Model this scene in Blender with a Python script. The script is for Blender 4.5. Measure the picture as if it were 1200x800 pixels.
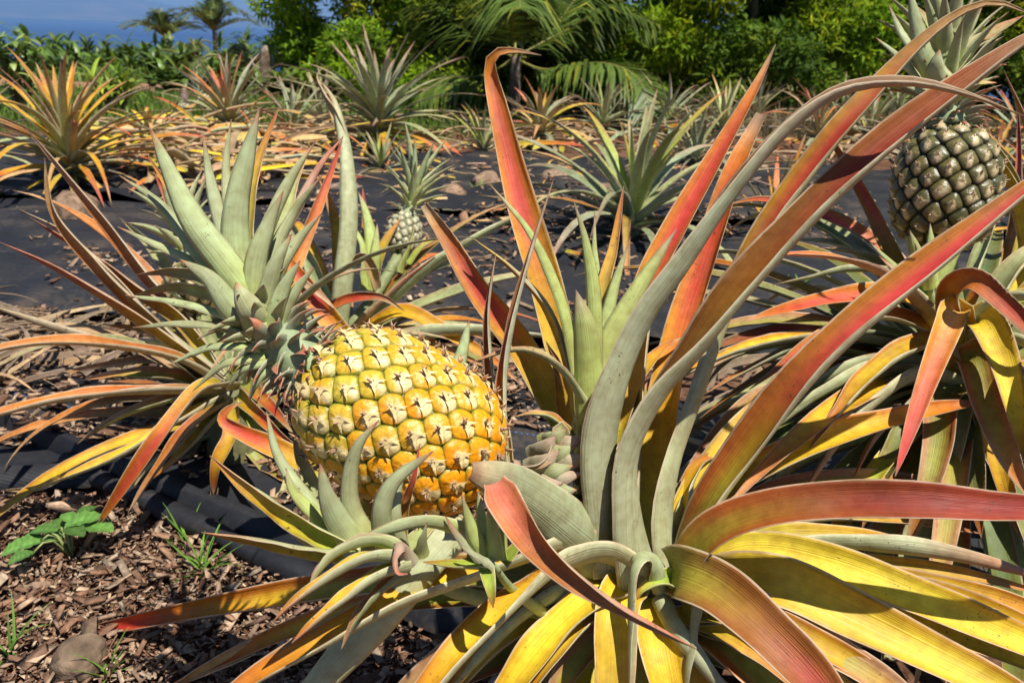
import bpy, math, random
import numpy as np
from mathutils import Vector, Matrix, noise as mnoise

# ------------------------------------------------------------------ camera, sky, sun, exposure
SC = bpy.context.scene
for o in list(bpy.data.objects): bpy.data.objects.remove(o)
COL = SC.collection
R_ = math.radians
FPX = 924.0                                   # focal length in pixels of the 1200 px wide photograph
PITCH, ROLL, CAMH = R_(21.3), R_(2.0), 0.70
CAM = np.array([0.0, 0.0, CAMH])
_f = np.array([0, math.cos(PITCH), -math.sin(PITCH)])
_r0 = np.array([1.0, 0, 0]); _u0 = np.array([0, math.sin(PITCH), math.cos(PITCH)])
RIGHT = math.cos(ROLL)*_r0 + math.sin(ROLL)*_u0
UP = -math.sin(ROLL)*_r0 + math.cos(ROLL)*_u0
FWD = _f
cam = bpy.data.cameras.new('camera'); camo = bpy.data.objects.new('camera', cam); COL.objects.link(camo)
camo.matrix_world = Matrix(((RIGHT[0], UP[0], -FWD[0], CAM[0]), (RIGHT[1], UP[1], -FWD[1], CAM[1]),
                            (RIGHT[2], UP[2], -FWD[2], CAM[2]), (0, 0, 0, 1)))
cam.sensor_width = 36; cam.lens = 36*FPX/1200
cam.clip_start = 0.02; cam.clip_end = 60000
cam.dof.use_dof = True; cam.dof.focus_distance = 0.66; cam.dof.aperture_fstop = 14.0
SC.camera = camo
SUN = np.array([0.28, -0.28, 0.92]); SUN = SUN/np.linalg.norm(SUN)
w = bpy.data.worlds.new('World'); SC.world = w; w.use_nodes = True
nt = w.node_tree; nt.nodes.clear()
sky = nt.nodes.new('ShaderNodeTexSky'); sky.sky_type = 'NISHITA'; sky.sun_disc = False
sky.sun_elevation = math.asin(SUN[2]); sky.sun_rotation = math.atan2(SUN[0], SUN[1])
sky.air_density = 1.0; sky.dust_density = 0.2; sky.ozone_density = 4.0; sky.altitude = 600
bg = nt.nodes.new('ShaderNodeBackground'); bg.inputs[1].default_value = 0.052
out = nt.nodes.new('ShaderNodeOutputWorld')
nt.links.new(sky.outputs[0], bg.inputs[0]); nt.links.new(bg.outputs[0], out.inputs[0])
sl = bpy.data.lights.new('sun', 'SUN'); sl.energy = 5.0; sl.angle = R_(0.53); sl.color = (1.0, 0.955, 0.88)
so = bpy.data.objects.new('sun', sl); COL.objects.link(so)
so.rotation_euler = Vector(-SUN).to_track_quat('-Z', 'Y').to_euler(); so.location = (2, -2, 8)
SC.view_settings.view_transform = 'Standard'; SC.view_settings.look = 'None'
SC.view_settings.exposure = 0.58; SC.view_settings.gamma = 1.0; SC.view_settings.use_curve_mapping = False
SC.cycles.use_denoising = True
SC.cycles.max_bounces = 6; SC.cycles.diffuse_bounces = 3; SC.cycles.glossy_bounces = 2
SC.cycles.transmission_bounces = 2; SC.cycles.volume_bounces = 0; SC.cycles.transparent_max_bounces = 4
SC.cycles.caustics_reflective = False; SC.cycles.caustics_refractive = False

RNG = np.random.default_rng(11)
def U(a, b): return float(RNG.uniform(a, b))

# ------------------------------------------------------------------ geometry from directions
def P(px, py, d):
    """point seen in the direction of a photograph pixel, at depth d metres"""
    return CAM + d*(FWD + (px-600)/FPX*RIGHT - (py-400)/FPX*UP)
def G(px, py, z=0.0):
    """the ground point in the direction of a pixel"""
    v = FWD + (px-600)/FPX*RIGHT - (py-400)/FPX*UP
    return CAM + v*((z-CAMH)/v[2])
def nrm(v):
    v = np.asarray(v, float); return v/(np.linalg.norm(v, axis=-1, keepdims=True)+1e-12)
def smooth(a, b, x):
    t = np.clip((np.asarray(x, float)-a)/(b-a), 0, 1); return t*t*(3-2*t)
def spline(pts, n):
    """Catmull-Rom through control points, resampled to n points evenly"""
    pts = np.asarray(pts, float)
    if len(pts) == 2: pts = np.array([pts[0], (pts[0]+pts[1])/2, pts[1]])
    e = np.vstack([2*pts[0]-pts[1], pts, 2*pts[-1]-pts[-2]])
    out = []
    for i in range(1, len(e)-2):
        p0, p1, p2, p3 = e[i-1], e[i], e[i+1], e[i+2]
        t = np.linspace(0, 1, 16, endpoint=False)[:, None]
        out.append(.5*((2*p1)+(-p0+p2)*t+(2*p0-5*p1+4*p2-p3)*t*t+(-p0+3*p1-3*p2+p3)*t**3))
    out.append(pts[-1:]); q = np.vstack(out)
    s = np.r_[0, np.cumsum(np.linalg.norm(np.diff(q, axis=0), axis=1))]
    return np.stack([np.interp(np.linspace(0, s[-1], n), s, q[:, k]) for k in range(3)], 1)

# ------------------------------------------------------------------ objects
def mesh_np(V, F, col=None, uv=None, smooth_=True):
    me = bpy.data.meshes.new('m'); V = np.asarray(V, np.float32)
    if isinstance(F, np.ndarray):
        nF, k = F.shape; loops = F.ravel().astype(np.int32)
        starts = np.arange(0, nF*k, k, dtype=np.int32)
    else:
        loops = np.concatenate([np.asarray(f) for f in F]).astype(np.int32)
        ln = np.array([len(f) for f in F]); starts = np.r_[0, np.cumsum(ln)[:-1]].astype(np.int32); nF = len(F)
    me.vertices.add(len(V)); me.vertices.foreach_set('co', V.ravel())
    me.loops.add(len(loops)); me.loops.foreach_set('vertex_index', loops)
    me.polygons.add(nF); me.polygons.foreach_set('loop_start', starts)
    if smooth_: me.polygons.foreach_set('use_smooth', np.ones(nF, bool))
    if col is not None:
        a = me.color_attributes.new('Col', 'FLOAT_COLOR', 'POINT')
        c = np.ones((len(V), 4), np.float32); c[:, :3] = col; a.data.foreach_set('color', c.ravel())
    if uv is not None:
        l = me.uv_layers.new(name='UVMap'); l.data.foreach_set('uv', np.asarray(uv, np.float32)[loops].ravel())
    me.update(calc_edges=True); me.validate()
    return me
def obj(name, me, mat=None, parent=None):
    o = bpy.data.objects.new(name, me); COL.objects.link(o)
    me.name = name
    if mat is not None:
        if len(me.materials) == 0: me.materials.append(mat)
    if parent is not None: o.parent = parent
    return o
def tag(o, label=None, cat=None, group=None, kind=None):
    if label: o['label'] = label
    if cat: o['category'] = cat
    if group: o['group'] = group
    if kind: o['kind'] = kind
    return o
def empty(name, loc, label, cat, group=None):
    o = bpy.data.objects.new(name, None); COL.objects.link(o); o.location = [float(x) for x in loc]
    o.empty_display_size = .05
    return tag(o, label, cat, group)
def origin(root):
    """world position of a thing's root (roots are never rotated)"""
    v = np.zeros(3)
    while root is not None:
        v += np.array(root.location); root = root.parent
    return v
class MB:
    """collects pieces of ONE part into a single mesh"""
    def __init__(s): s.V = []; s.F = []; s.C = []; s.UV = []; s.n = 0
    def add(s, V, F, C, UV=None):
        V = np.asarray(V, float); s.V.append(V); s.F += [tuple(int(i)+s.n for i in f) for f in F]
        C = np.asarray(C, float); s.C.append(np.broadcast_to(C, (len(V), 3)))
        s.UV.append(np.zeros((len(V), 2))+.5 if UV is None else UV); s.n += len(V)
    def mesh(s, off=(0, 0, 0), sm=True):
        return mesh_np(np.vstack(s.V)-np.asarray(off), s.F, np.vstack(s.C), np.vstack(s.UV), sm)
def tube(path, rad, k=8, col=(.3, .3, .2), cap=True):
    path = np.asarray(path, float); n = len(path); rad = np.broadcast_to(np.asarray(rad, float), (n,))
    T = nrm(np.gradient(path, axis=0)); ref = np.array([.31, .2, .93]) if abs(T[0][2]) < .9 else np.array([1., .1, 0])
    A = nrm(np.cross(T, ref)); B = np.cross(T, A)
    th = np.linspace(0, 2*np.pi, k, endpoint=False)
    V = (path[:, None]+rad[:, None, None]*(np.cos(th)[None, :, None]*A[:, None]+np.sin(th)[None, :, None]*B[:, None])).reshape(-1, 3)
    F = [(i*k+j, i*k+(j+1) % k, (i+1)*k+(j+1) % k, (i+1)*k+j) for i in range(n-1) for j in range(k)]
    if cap: F += [tuple(range(k))[::-1], tuple((n-1)*k+j for j in range(k))]
    return V, F, np.broadcast_to(np.asarray(col, float), (len(V), 3))

# ------------------------------------------------------------------ materials (procedural)
def new_mat(name):
    m = bpy.data.materials.new(name); m.use_nodes = True; t = m.node_tree
    b = t.nodes['Principled BSDF']; return m, t, b
def N(t, kind, **kw):
    n = t.nodes.new(kind)
    for k, v in kw.items():
        if k.startswith('i_'): n.inputs[int(k[2:])].default_value = v
        else: setattr(n, k, v)
    return n
def mixrgb(t, fac, a, b, mode='MIX'):
    n = t.nodes.new('ShaderNodeMix'); n.data_type = 'RGBA'; n.blend_type = mode; n.clamp_factor = True
    for s, v in ((n.inputs[0], fac), (n.inputs[6], a), (n.inputs[7], b)):
        if hasattr(v, 'is_linked'): t.links.new(v, s)
        elif isinstance(v, (int, float)): s.default_value = v
        else: s.default_value = (*v, 1) if len(v) == 3 else v
    return n.outputs[2]
def math_(t, op, a, b=0.0, c=None):
    n = t.nodes.new('ShaderNodeMath'); n.operation = op
    for s, v in ((n.inputs[0], a), (n.inputs[1], b)):
        if hasattr(v, 'is_linked'): t.links.new(v, s)
        else: s.default_value = v
    if c is not None: n.inputs[2].default_value = c
    return n.outputs[0]
def ramp(t, src, stops):
    n = t.nodes.new('ShaderNodeValToRGB'); t.links.new(src, n.inputs[0])
    e = n.color_ramp.elements
    while len(e) < len(stops): e.new(.5)
    for el, (p, c) in zip(e, stops):
        el.position = p; el.color = (*c, 1) if not isinstance(c, (int, float)) else (c, c, c, 1)
    return n.outputs[0]
def bump(t, b, h, dist, strength=1.0):
    n = t.nodes.new('ShaderNodeBump'); n.inputs['Strength'].default_value = strength
    n.inputs['Distance'].default_value = dist; t.links.new(h, n.inputs['Height']); t.links.new(n.outputs[0], b.inputs['Normal'])

def leaf_material():
    m, t, b = new_mat('strap_leaf')
    col = N(t, 'ShaderNodeVertexColor', layer_name='Col').outputs[0]
    uv = N(t, 'ShaderNodeUVMap', uv_map='UVMap').outputs[0]
    co = N(t, 'ShaderNodeTexCoord').outputs['Object']
    mp = N(t, 'ShaderNodeMapping'); t.links.new(uv, mp.inputs[0]); mp.inputs['Scale'].default_value = (46, 1.6, 1)
    inf = N(t, 'ShaderNodeObjectInfo').outputs['Random']
    cmb = N(t, 'ShaderNodeCombineXYZ'); t.links.new(math_(t, 'MULTIPLY', inf, 57.0), cmb.inputs[1])
    t.links.new(cmb.outputs[0], mp.inputs['Location'])
    fib = N(t, 'ShaderNodeTexNoise', i_2=1.0, i_3=4.0); t.links.new(mp.outputs[0], fib.inputs[0])
    blo = N(t, 'ShaderNodeTexNoise', i_2=95.0, i_3=4.0); t.links.new(co, blo.inputs[0])
    big = N(t, 'ShaderNodeTexNoise', i_2=17.0, i_3=3.0); t.links.new(co, big.inputs[0])
    c = mixrgb(t, 1.0, col, ramp(t, fib.outputs[0], [(.25, .84), (.72, 1.10)]), 'MULTIPLY')
    c = mixrgb(t, 1.0, c, ramp(t, blo.outputs[0], [(.3, (.86, .80, .72)), (.62, (1.1, 1.12, 1.1))]), 'MULTIPLY')
    c = mixrgb(t, 1.0, c, ramp(t, big.outputs[0], [(.3, (.84, .80, .78)), (.66, (1.12, 1.13, 1.08))]), 'MULTIPLY')
    # brown freckles
    vo = N(t, 'ShaderNodeTexNoise', i_2=330.0, i_3=2.0); t.links.new(co, vo.inputs[0])
    ga = N(t, 'ShaderNodeTexNoise', i_2=26.0, i_3=1.0); t.links.new(co, ga.inputs[0])
    sp = math_(t, 'MULTIPLY', ramp(t, vo.outputs[0], [(.66, 0.0), (.70, 1.0)]), ramp(t, ga.outputs[0], [(.50, 0.0), (.62, 1.0)]))
    c = mixrgb(t, math_(t, 'MULTIPLY', sp, .75), c, (.06, .03, .015))
    # pale dry margin
    sx = N(t, 'ShaderNodeSeparateXYZ'); t.links.new(uv, sx.inputs[0])
    e = math_(t, 'ABSOLUTE', math_(t, 'SUBTRACT', sx.outputs[0], .5))
    em = ramp(t, math_(t, 'ADD', e, math_(t, 'MULTIPLY', math_(t, 'SUBTRACT', blo.outputs[0], .5), .03)), [(.458, 0.0), (.474, 1.0)])
    c = mixrgb(t, math_(t, 'MULTIPLY', em, .55), c, (.70, .56, .38))
    # dry brown patches creeping in from the edge, dusty bloom, withered tip
    dn = N(t, 'ShaderNodeTexNoise', i_2=21.0, i_3=5.0); t.links.new(co, dn.inputs[0])
    dry = math_(t, 'MULTIPLY', ramp(t, math_(t, 'ADD', e, math_(t, 'MULTIPLY', math_(t, 'SUBTRACT', dn.outputs[0], .5), .75)), [(.50, 0.0), (.56, 1.0)]), .6)
    c = mixrgb(t, dry, c, (.27, .15, .065))
    du = N(t, 'ShaderNodeTexNoise', i_2=9.0, i_3=6.0); t.links.new(co, du.inputs[0])
    c = mixrgb(t, ramp(t, du.outputs[0], [(.55, 0.0), (.78, .18)]), c, (.42, .38, .27))
    c = mixrgb(t, ramp(t, sx.outputs[1], [(.95, 0.0), (.985, .8)]), c, (.30, .18, .10))
    t.links.new(c, b.inputs['Base Color'])
    t.links.new(ramp(t, fib.outputs[0], [(.3, .36), (.7, .58)]), b.inputs['Roughness'])
    b.inputs['Specular IOR Level'].default_value = .36
    bump(t, b, math_(t, 'ADD', fib.outputs[0], math_(t, 'MULTIPLY', blo.outputs[0], .5)), .0011, .7)
    return m
def vcol_material(name, rough=.6, spec=.3, nscale=60, amp=.25, bumpd=0.0, trans=0.0):
    m, t, b = new_mat(name)
    col = N(t, 'ShaderNodeVertexColor', layer_name='Col').outputs[0]
    co = N(t, 'ShaderNodeTexCoord').outputs['Object']
    no = N(t, 'ShaderNodeTexNoise', i_2=float(nscale), i_3=5.0); t.links.new(co, no.inputs[0])
    c = mixrgb(t, 1.0, col, ramp(t, no.outputs[0], [(.28, 1-amp), (.72, 1+amp)]), 'MULTIPLY')
    t.links.new(c, b.inputs['Base Color'])
    b.inputs['Roughness'].default_value = rough; b.inputs['Specular IOR Level'].default_value = spec
    if bumpd: bump(t, b, no.outputs[0], bumpd)
    if trans:
        tr = N(t, 'ShaderNodeBsdfTranslucent'); t.links.new(c, tr.inputs[0])
        mx = N(t, 'ShaderNodeMixShader', i_0=trans); t.links.new(b.outputs[0], mx.inputs[1]); t.links.new(tr.outputs[0], mx.inputs[2])
        t.links.new(mx.outputs[0], t.nodes['Material Output'].inputs[0])
    return m
M_LEAF = leaf_material()
M_EYE = vcol_material('ripe_rind', .38, .45, 420, .16, .0006)
M_RIND = vcol_material('green_rind', .34, .5, 420, .2, .0006)
M_STEM = vcol_material('stem', .6, .3, 90, .25, .001)
M_BARK = vcol_material('bark', .9, .1, 14, .4, .02)
M_CHIP = vcol_material('wood_chip', .85, .15, 160, .35, .001)
M_ROCK = vcol_material('rock', .95, .1, 34, .55, .012)
M_TREE = vcol_material('tree_leaf', .6, .18, 2.2, .35, 0, .5)
M_PALM = vcol_material('palm_leaf', .4, .4, 6, .25, 0, .22)
M_GRASS = vcol_material('grass', .5, .3, 9, .3, 0, .25)
M_WEED = vcol_material('weed_leaf', .45, .4, 120, .22, .001, .15)

# ------------------------------------------------------------------ strap leaves of the pineapple plants
YG = (.34, .35, .04); OL = (.20, .21, .035); YL = (.58, .40, .018); YB = (.72, .52, .03); OR = (.50, .155, .010)
RO = (.37, .088, .014); RD = (.45, .036, .020); PK = (.60, .052, .050); BR = (.20, .075, .022); TAN = (.50, .34, .19)
SG = (.27, .32, .15); PG = (.43, .42, .255); LG = (.30, .42, .06); DG = (.10, .15, .055); DT = (.26, .165, .09); SAL = (.58, .17, .09)
PGR = (.42, .30, .21)
PAL = {  # inner centre, inner margin, outer face: colour stops along the leaf
 'yo': ([(0, YG), (.2, YL), (.6, YL), (.85, OR), (1, TAN)], [(0, YG), (.15, OR), (.6, OR), (.9, RO), (1, TAN)], [(0, PG), (.8, PG), (1, PGR)]),
 'yr': ([(0, YG), (.2, YL), (.42, OR), (.6, PK), (.85, RD), (.94, OR), (1, TAN)], [(0, YG), (.25, RO), (.6, OR), (.9, RO), (1, TAN)], [(0, PG), (.6, PG), (.9, PGR), (1, TAN)]),
 'rd': ([(0, YG), (.18, YL), (.38, (.55, .22, .016)), (.54, PK), (.78, RD), (.9, OR), (1, TAN)], [(0, YG), (.3, (.56, .31, .02)), (.6, OR), (.88, OR), (1, TAN)], [(0, PG), (.7, PGR), (1, TAN)]),
 'br': ([(0, OL), (.18, (.36, .22, .03)), (.4, (.44, .15, .02)), (.62, RD), (.78, RO), (.9, DT), (1, TAN)], [(0, OL), (.3, RO), (.7, BR), (1, TAN)], [(0, PG), (.6, (.33, .34, .22)), (.82, PGR), (1, TAN)]),
 'yy': ([(0, YG), (.1, YB), (.8, YB), (1, OR)], [(0, YG), (.12, YL), (.8, OR), (1, RO)], [(0, PG), (.7, PG), (1, YL)]),
 'ol': ([(0, SG), (.2, OL), (.6, YG), (.85, OR), (1, TAN)], [(0, OL), (.3, RO), (1, TAN)], [(0, SG), (.7, SG), (1, PGR)]),
 'gg': ([(0, SG), (.6, SG), (.9, (.33, .33, .15)), (1, TAN)], [(0, SG), (.5, (.33, .34, .15)), (1, TAN)], [(0, (.40, .43, .24)), (.8, (.38, .40, .23)), (1, TAN)]),
 'lg': ([(0, LG), (.6, LG), (.85, YG), (1, OR)], [(0, LG), (.5, YG), (1, OR)], [(0, (.42, .50, .13)), (.8, (.38, .44, .15)), (1, PGR)]),
 'ye': ([(0, LG), (.4, YG), (.75, (.55, .33, .06)), (1, SAL)], [(0, LG), (.4, YL), (1, OR)], [(0, (.38, .44, .22)), (.6, PG), (1, SAL)]),
 'cr': ([(0, (.40, .47, .14)), (.4, (.34, .40, .17)), (.9, (.38, .37, .14)), (1, SAL)], [(0, SG), (.5, (.38, .37, .13)), (1, SAL)], [(0, (.45, .51, .17)), (.35, (.39, .44, .225)), (.88, (.38, .41, .22)), (1, SAL)]),
 'sp': ([(0, SG), (.5, SG), (.7, SAL), (1, (.5, .2, .14))], [(0, SG), (.5, SAL), (1, (.5, .2, .14))], [(0, (.31, .37, .26)), (.6, (.33, .36, .25)), (.78, SAL), (1, (.55, .24, .18))]),
 'sa': ([(0, YL), (.2, (.74, .42, .12)), (.5, SAL), (.8, PK), (1, PK)], [(0, YL), (.5, OR), (1, PK)], [(0, PG), (1, SAL)]),
 'dg': ([(0, SG), (.4, DG), (.8, OL), (1, OR)], [(0, DG), (.5, OL), (1, RO)], [(0, (.22, .28, .15)), (.7, (.18, .23, .12)), (1, PGR)]),
 'mr_shade': ([(0, YG), (.14, (.34, .31, .03)), (.3, (.27, .12, .015)), (.5, (.22, .028, .012)), (.8, (.30, .026, .018)), (1, PK)], [(0, YG), (.2, RO), (.5, (.26, .06, .015)), (1, RD)], [(0, PG), (.6, (.40, .36, .18)), (1, PGR)]),  # maroon albedo lowered to paint in the shade over the horizontal leaf
 'bo': ([(0, OL), (.22, (.30, .25, .022)), (.36, (.30, .17, .016)), (.5, (.30, .095, .012)), (.68, (.32, .036, .018)), (.85, (.30, .085, .022)), (1, TAN)], [(0, OL), (.3, (.24, .085, .012)), (.6, (.26, .095, .012)), (.85, RO), (1, TAN)], [(0, PG), (.6, (.38, .38, .25)), (1, PGR)]),  # brown-orange, toned down to paint shade onto the second tall leaf
 'tn': ([(0, (.30, .25, .10)), (.4, (.44, .25, .09)), (.8, (.52, .22, .08)), (1, TAN)], [(0, OL), (.3, RO), (.7, OR), (1, TAN)], [(0, (.36, .35, .24)), (.4, (.42, .34, .23)), (1, (.48, .34, .22))]),
 'y2': ([(0, OL), (.35, YG), (.55, YL), (.72, OR), (.88, RD), (1, RD)], [(0, OL), (.3, RO), (.7, OR), (1, RD)], [(0, PG), (.7, PGR), (1, SAL)]),
 'fo': ([(0, YL), (.3, (.52, .25, .02)), (.45, PK), (.7, RD), (.86, (.6, .24, .05)), (1, TAN)], [(0, YG), (.3, (.44, .20, .015)), (.8, (.50, .22, .02)), (1, TAN)], [(0, PG), (.7, PG), (1, TAN)]),
 'g1': ([(0, YG), (.18, (.38, .34, .025)), (.30, (.44, .25, .015)), (.38, (.52, .085, .03)), (.5, PK), (1, PK)], [(0, OL), (.15, RO), (.6, (.40, .15, .012)), (1, OR)], [(0, PG), (.7, PG), (1, TAN)]),
 'uf': ([(0, (.78, .20, .15)), (.2, (.66, .15, .08)), (.4, (.40, .14, .04)), (.7, (.42, .17, .07)), (1, (.6, .3, .2))], [(0, SAL), (.4, OR), (1, (.6, .3, .2))], [(0, PG), (.3, (.5, .38, .26)), (1, SAL)]),
 'bs': ([(0, SG), (1, PGR)], [(0, SG), (1, SAL)], [(0, (.38, .40, .25)), (.6, (.44, .38, .27)), (1, (.5, .33, .25))]),
 'dk': ([(0, (.15, .10, .065)), (.5, (.24, .165, .11)), (1, (.20, .13, .085))], [(0, (.13, .09, .06)), (1, (.26, .18, .12))], [(0, (.22, .155, .105)), (1, (.16, .11, .075))]),
 'dr': ([(0, DT), (.4, TAN), (1, TAN)], [(0, DT), (1, TAN)], [(0, TAN), (1, DT)]),
 'gr': ([(0, SG), (.5, (.20, .26, .17)), (.8, (.25, .26, .17)), (1, (.42, .18, .13))], [(0, SG), (.5, (.27, .29, .17)), (1, (.42, .18, .13))], [(0, (.28, .33, .24)), (.8, (.30, .32, .25)), (1, (.42, .22, .17))]),
 'lr': ([(0, YG), (.25, YL), (.5, OR), (.75, SAL), (1, PK)], [(0, YG), (.3, (.5, .28, .03)), (.7, OR), (1, RD)], [(0, PG), (.5, PGR), (1, SAL)]),
 'dd': ([(0, TAN), (.3, (.6, .42, .14)), (1, (.48, .24, .09))], [(0, TAN), (1, (.5, .26, .1))], [(0, (.5, .38, .2)), (1, TAN)]),
}
def stops(st, v):
    x = [s[0] for s in st]; c = np.array([s[1] for s in st])
    return np.stack([np.interp(v, x, c[:, k]) for k in range(3)], -1)
def ribbon(path, Nn, width, alpha, pal, k=9, th=.0016, seed=0, wav=1.0, colvar=None, offset=0.0):
    """channelled leaf with an inner and an outer face; returns V, F, C, UV"""
    n = len(path); r = np.random.default_rng(seed)
    T = nrm(np.gradient(path, axis=0)); Nn = nrm(Nn - (Nn*T).sum(1, keepdims=True)*T); S = np.cross(T, Nn)
    v = np.linspace(0, 1, n); u = np.linspace(-1, 1, k)
    width = np.maximum(np.asarray(width)*(1+.05*wav*np.sin(v*U(9, 16)+U(0, 6))*v), .0006)
    a = np.maximum(alpha, .05)[:, None]; Rr = (width/2)[:, None]/a
    ph = a*u[None]
    wob = .035*wav*width[:, None]*np.sin(v[:, None]*U(14, 26)+U(0, 6)+u[None]*1.5)*np.abs(u[None])**2
    X = Rr*np.sin(ph); Y = Rr*(1-np.cos(ph))+wob
    In = path[:, None]+X[..., None]*S[:, None]+Y[..., None]*Nn[:, None]
    ln = -np.sin(ph)[..., None]*S[:, None]+np.cos(ph)[..., None]*Nn[:, None]
    tt = th*(1-.75*np.abs(u)**2)[None]*np.minimum(1, width/np.max(width)+.25)[:, None]*(1+1.2*np.exp(-v*7))[:, None]
    Ou = In-ln*tt[..., None]
    cc, cm, co = (stops(s, v) for s in PAL[pal])
    mfac = smooth(.62, .96, np.abs(u))[None, :, None] if pal in ('yo', 'yy') else smooth(.2, .88, np.abs(u))[None, :, None]
    asym = r.choice([-1, 1])*r.uniform(.25, .75)*(.45 if pal in ('yo', 'yy') else 1)
    mfac = np.clip(mfac+smooth(.0, 1, u*np.sign(asym)+0)[None, :, None]*abs(asym)*1.2, 0, 1)
    blot = (.5+.5*np.sin(v*r.uniform(5, 11)+r.uniform(0, 6)))[:, None, None]*.25
    Ci = cc[:, None]*(1-mfac)+cm[:, None]*mfac
    Ci = Ci*(1-blot)+cm[:, None]*blot
    Co = np.repeat(co[:, None], k, 1)*(1-.0*mfac)
    var = (r.uniform(.84, 1.12)*r.uniform(.94, 1.06, 3)) if colvar is None else colvar
    Ci = Ci*var; Co = Co*var**.6
    V = np.vstack([In.reshape(-1, 3), Ou.reshape(-1, 3)]); C = np.vstack([Ci.reshape(-1, 3), Co.reshape(-1, 3)])
    UVv = np.stack([np.repeat(((u+1)/2)[None], n, 0), np.repeat(v[:, None], k, 1)], -1).reshape(-1, 2); UV = np.vstack([UVv, UVv])
    m = n*k; i, j = np.meshgrid(np.arange(n-1), np.arange(k-1), indexing='ij'); q = (i*k+j).ravel()
    F1 = np.stack([q, q+k, q+k+1, q+1], 1); F2 = np.stack([q+m, q+m+1, q+m+k+1, q+m+k], 1)
    e = np.arange(n-1)*k
    F3 = np.stack([e, e+m, e+m+k, e+k], 1); e2 = e+k-1; F4 = np.stack([e2, e2+k, e2+k+m, e2+m], 1)
    return V, np.vstack([F1, F2, F3, F4]), C, UV
def wprof(v, blunt=0.0, base=.85, p=2.1):
    f = (1-np.clip(v, 0, 1)**p)**.9*(base+(1-base)*smooth(0, .12, v))
    return f*(1-blunt)+blunt*(base+(1-base)*smooth(0, .12, v))*(1-.35*v)
_seed = [100]; DS = [0.0]      # DS: depth offset in cm for a whole group of leaves
def leaf(root, pal, wpx, rho, alpha, spec, blunt=0.0, n=None, k=9, name='leaf', th=.0016, p=2.1, base=.85, colvar=None):
    """a leaf followed along directions in the photograph: 'x,y,depth_cm ...' from base to tip.
    rho turns the inner face: 0 towards the viewer, 90 to the left of the way it grows, 180 away"""
    pts = [tuple(float(c) for c in s.split(',')) for s in spec.split()]; pts = [(x, y, d+DS[0]) for x, y, d in pts]
    W = np.array([P(x, y, d/100) for x, y, d in pts])
    n = n or int(np.clip(8*len(pts), 14, 44))
    path = spline(W, n); v = np.linspace(0, 1, n)
    T = nrm(np.gradient(path, axis=0)); Vd = nrm(CAM-path); Vp = nrm(Vd-(Vd*T).sum(1, keepdims=True)*T); L = np.cross(Vp, T)
    rr = np.radians(np.interp(v, np.linspace(0, 1, np.size(rho)), np.atleast_1d(rho)))[:, None]
    al = 1.2*np.radians(np.interp(v, np.linspace(0, 1, np.size(alpha)), np.atleast_1d(alpha)))
    Nn = np.cos(rr)*Vp+np.sin(rr)*L
    dm = np.mean([d for _, _, d in pts])/100
    wm = wpx*dm/FPX
    _seed[0] += 1
    V, F, C, UV = ribbon(path, Nn, wm*wprof(v, blunt, base, p), al, pal, k, th, _seed[0], colvar=colvar)
    return obj(name, mesh_np(V-origin(root), F, C, UV), M_LEAF, root)
def grow(base, az, e0, e1, length, width, pal, alpha=50, n=12, k=5, curl=0.0, zmin=.012, bend=1.25, th=.0014, seed=None, roll=0.0, rnd=None):
    """a leaf grown from a point: azimuth, start and end elevation, length"""
    v = np.linspace(0, 1, n); e = np.radians(e0+(e1-e0)*v**bend); a = az+curl*v**1.5
    d = np.stack([np.cos(e)*np.cos(a), np.cos(e)*np.sin(a), np.sin(e)], 1)
    path = np.asarray(base)+np.vstack([np.zeros(3), np.cumsum((d[:-1]+d[1:])/2*length/(n-1), axis=0)])
    if zmin is not None:
        low = path[:, 2] < zmin; path[low, 2] = zmin+.006*np.abs(np.sin(np.arange(n)[low]*1.7+az*5))
    T = nrm(np.gradient(path, axis=0)); S = np.stack([np.sin(a), -np.cos(a), 0*a], 1)
    Nn = np.cross(S, T)*np.cos(roll)+S*np.sin(roll)
    _seed[0] += 1
    return ribbon(path, Nn, width*wprof(v), np.radians(alpha)*np.ones(n), pal, k, th, _seed[0] if seed is None else seed)
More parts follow.
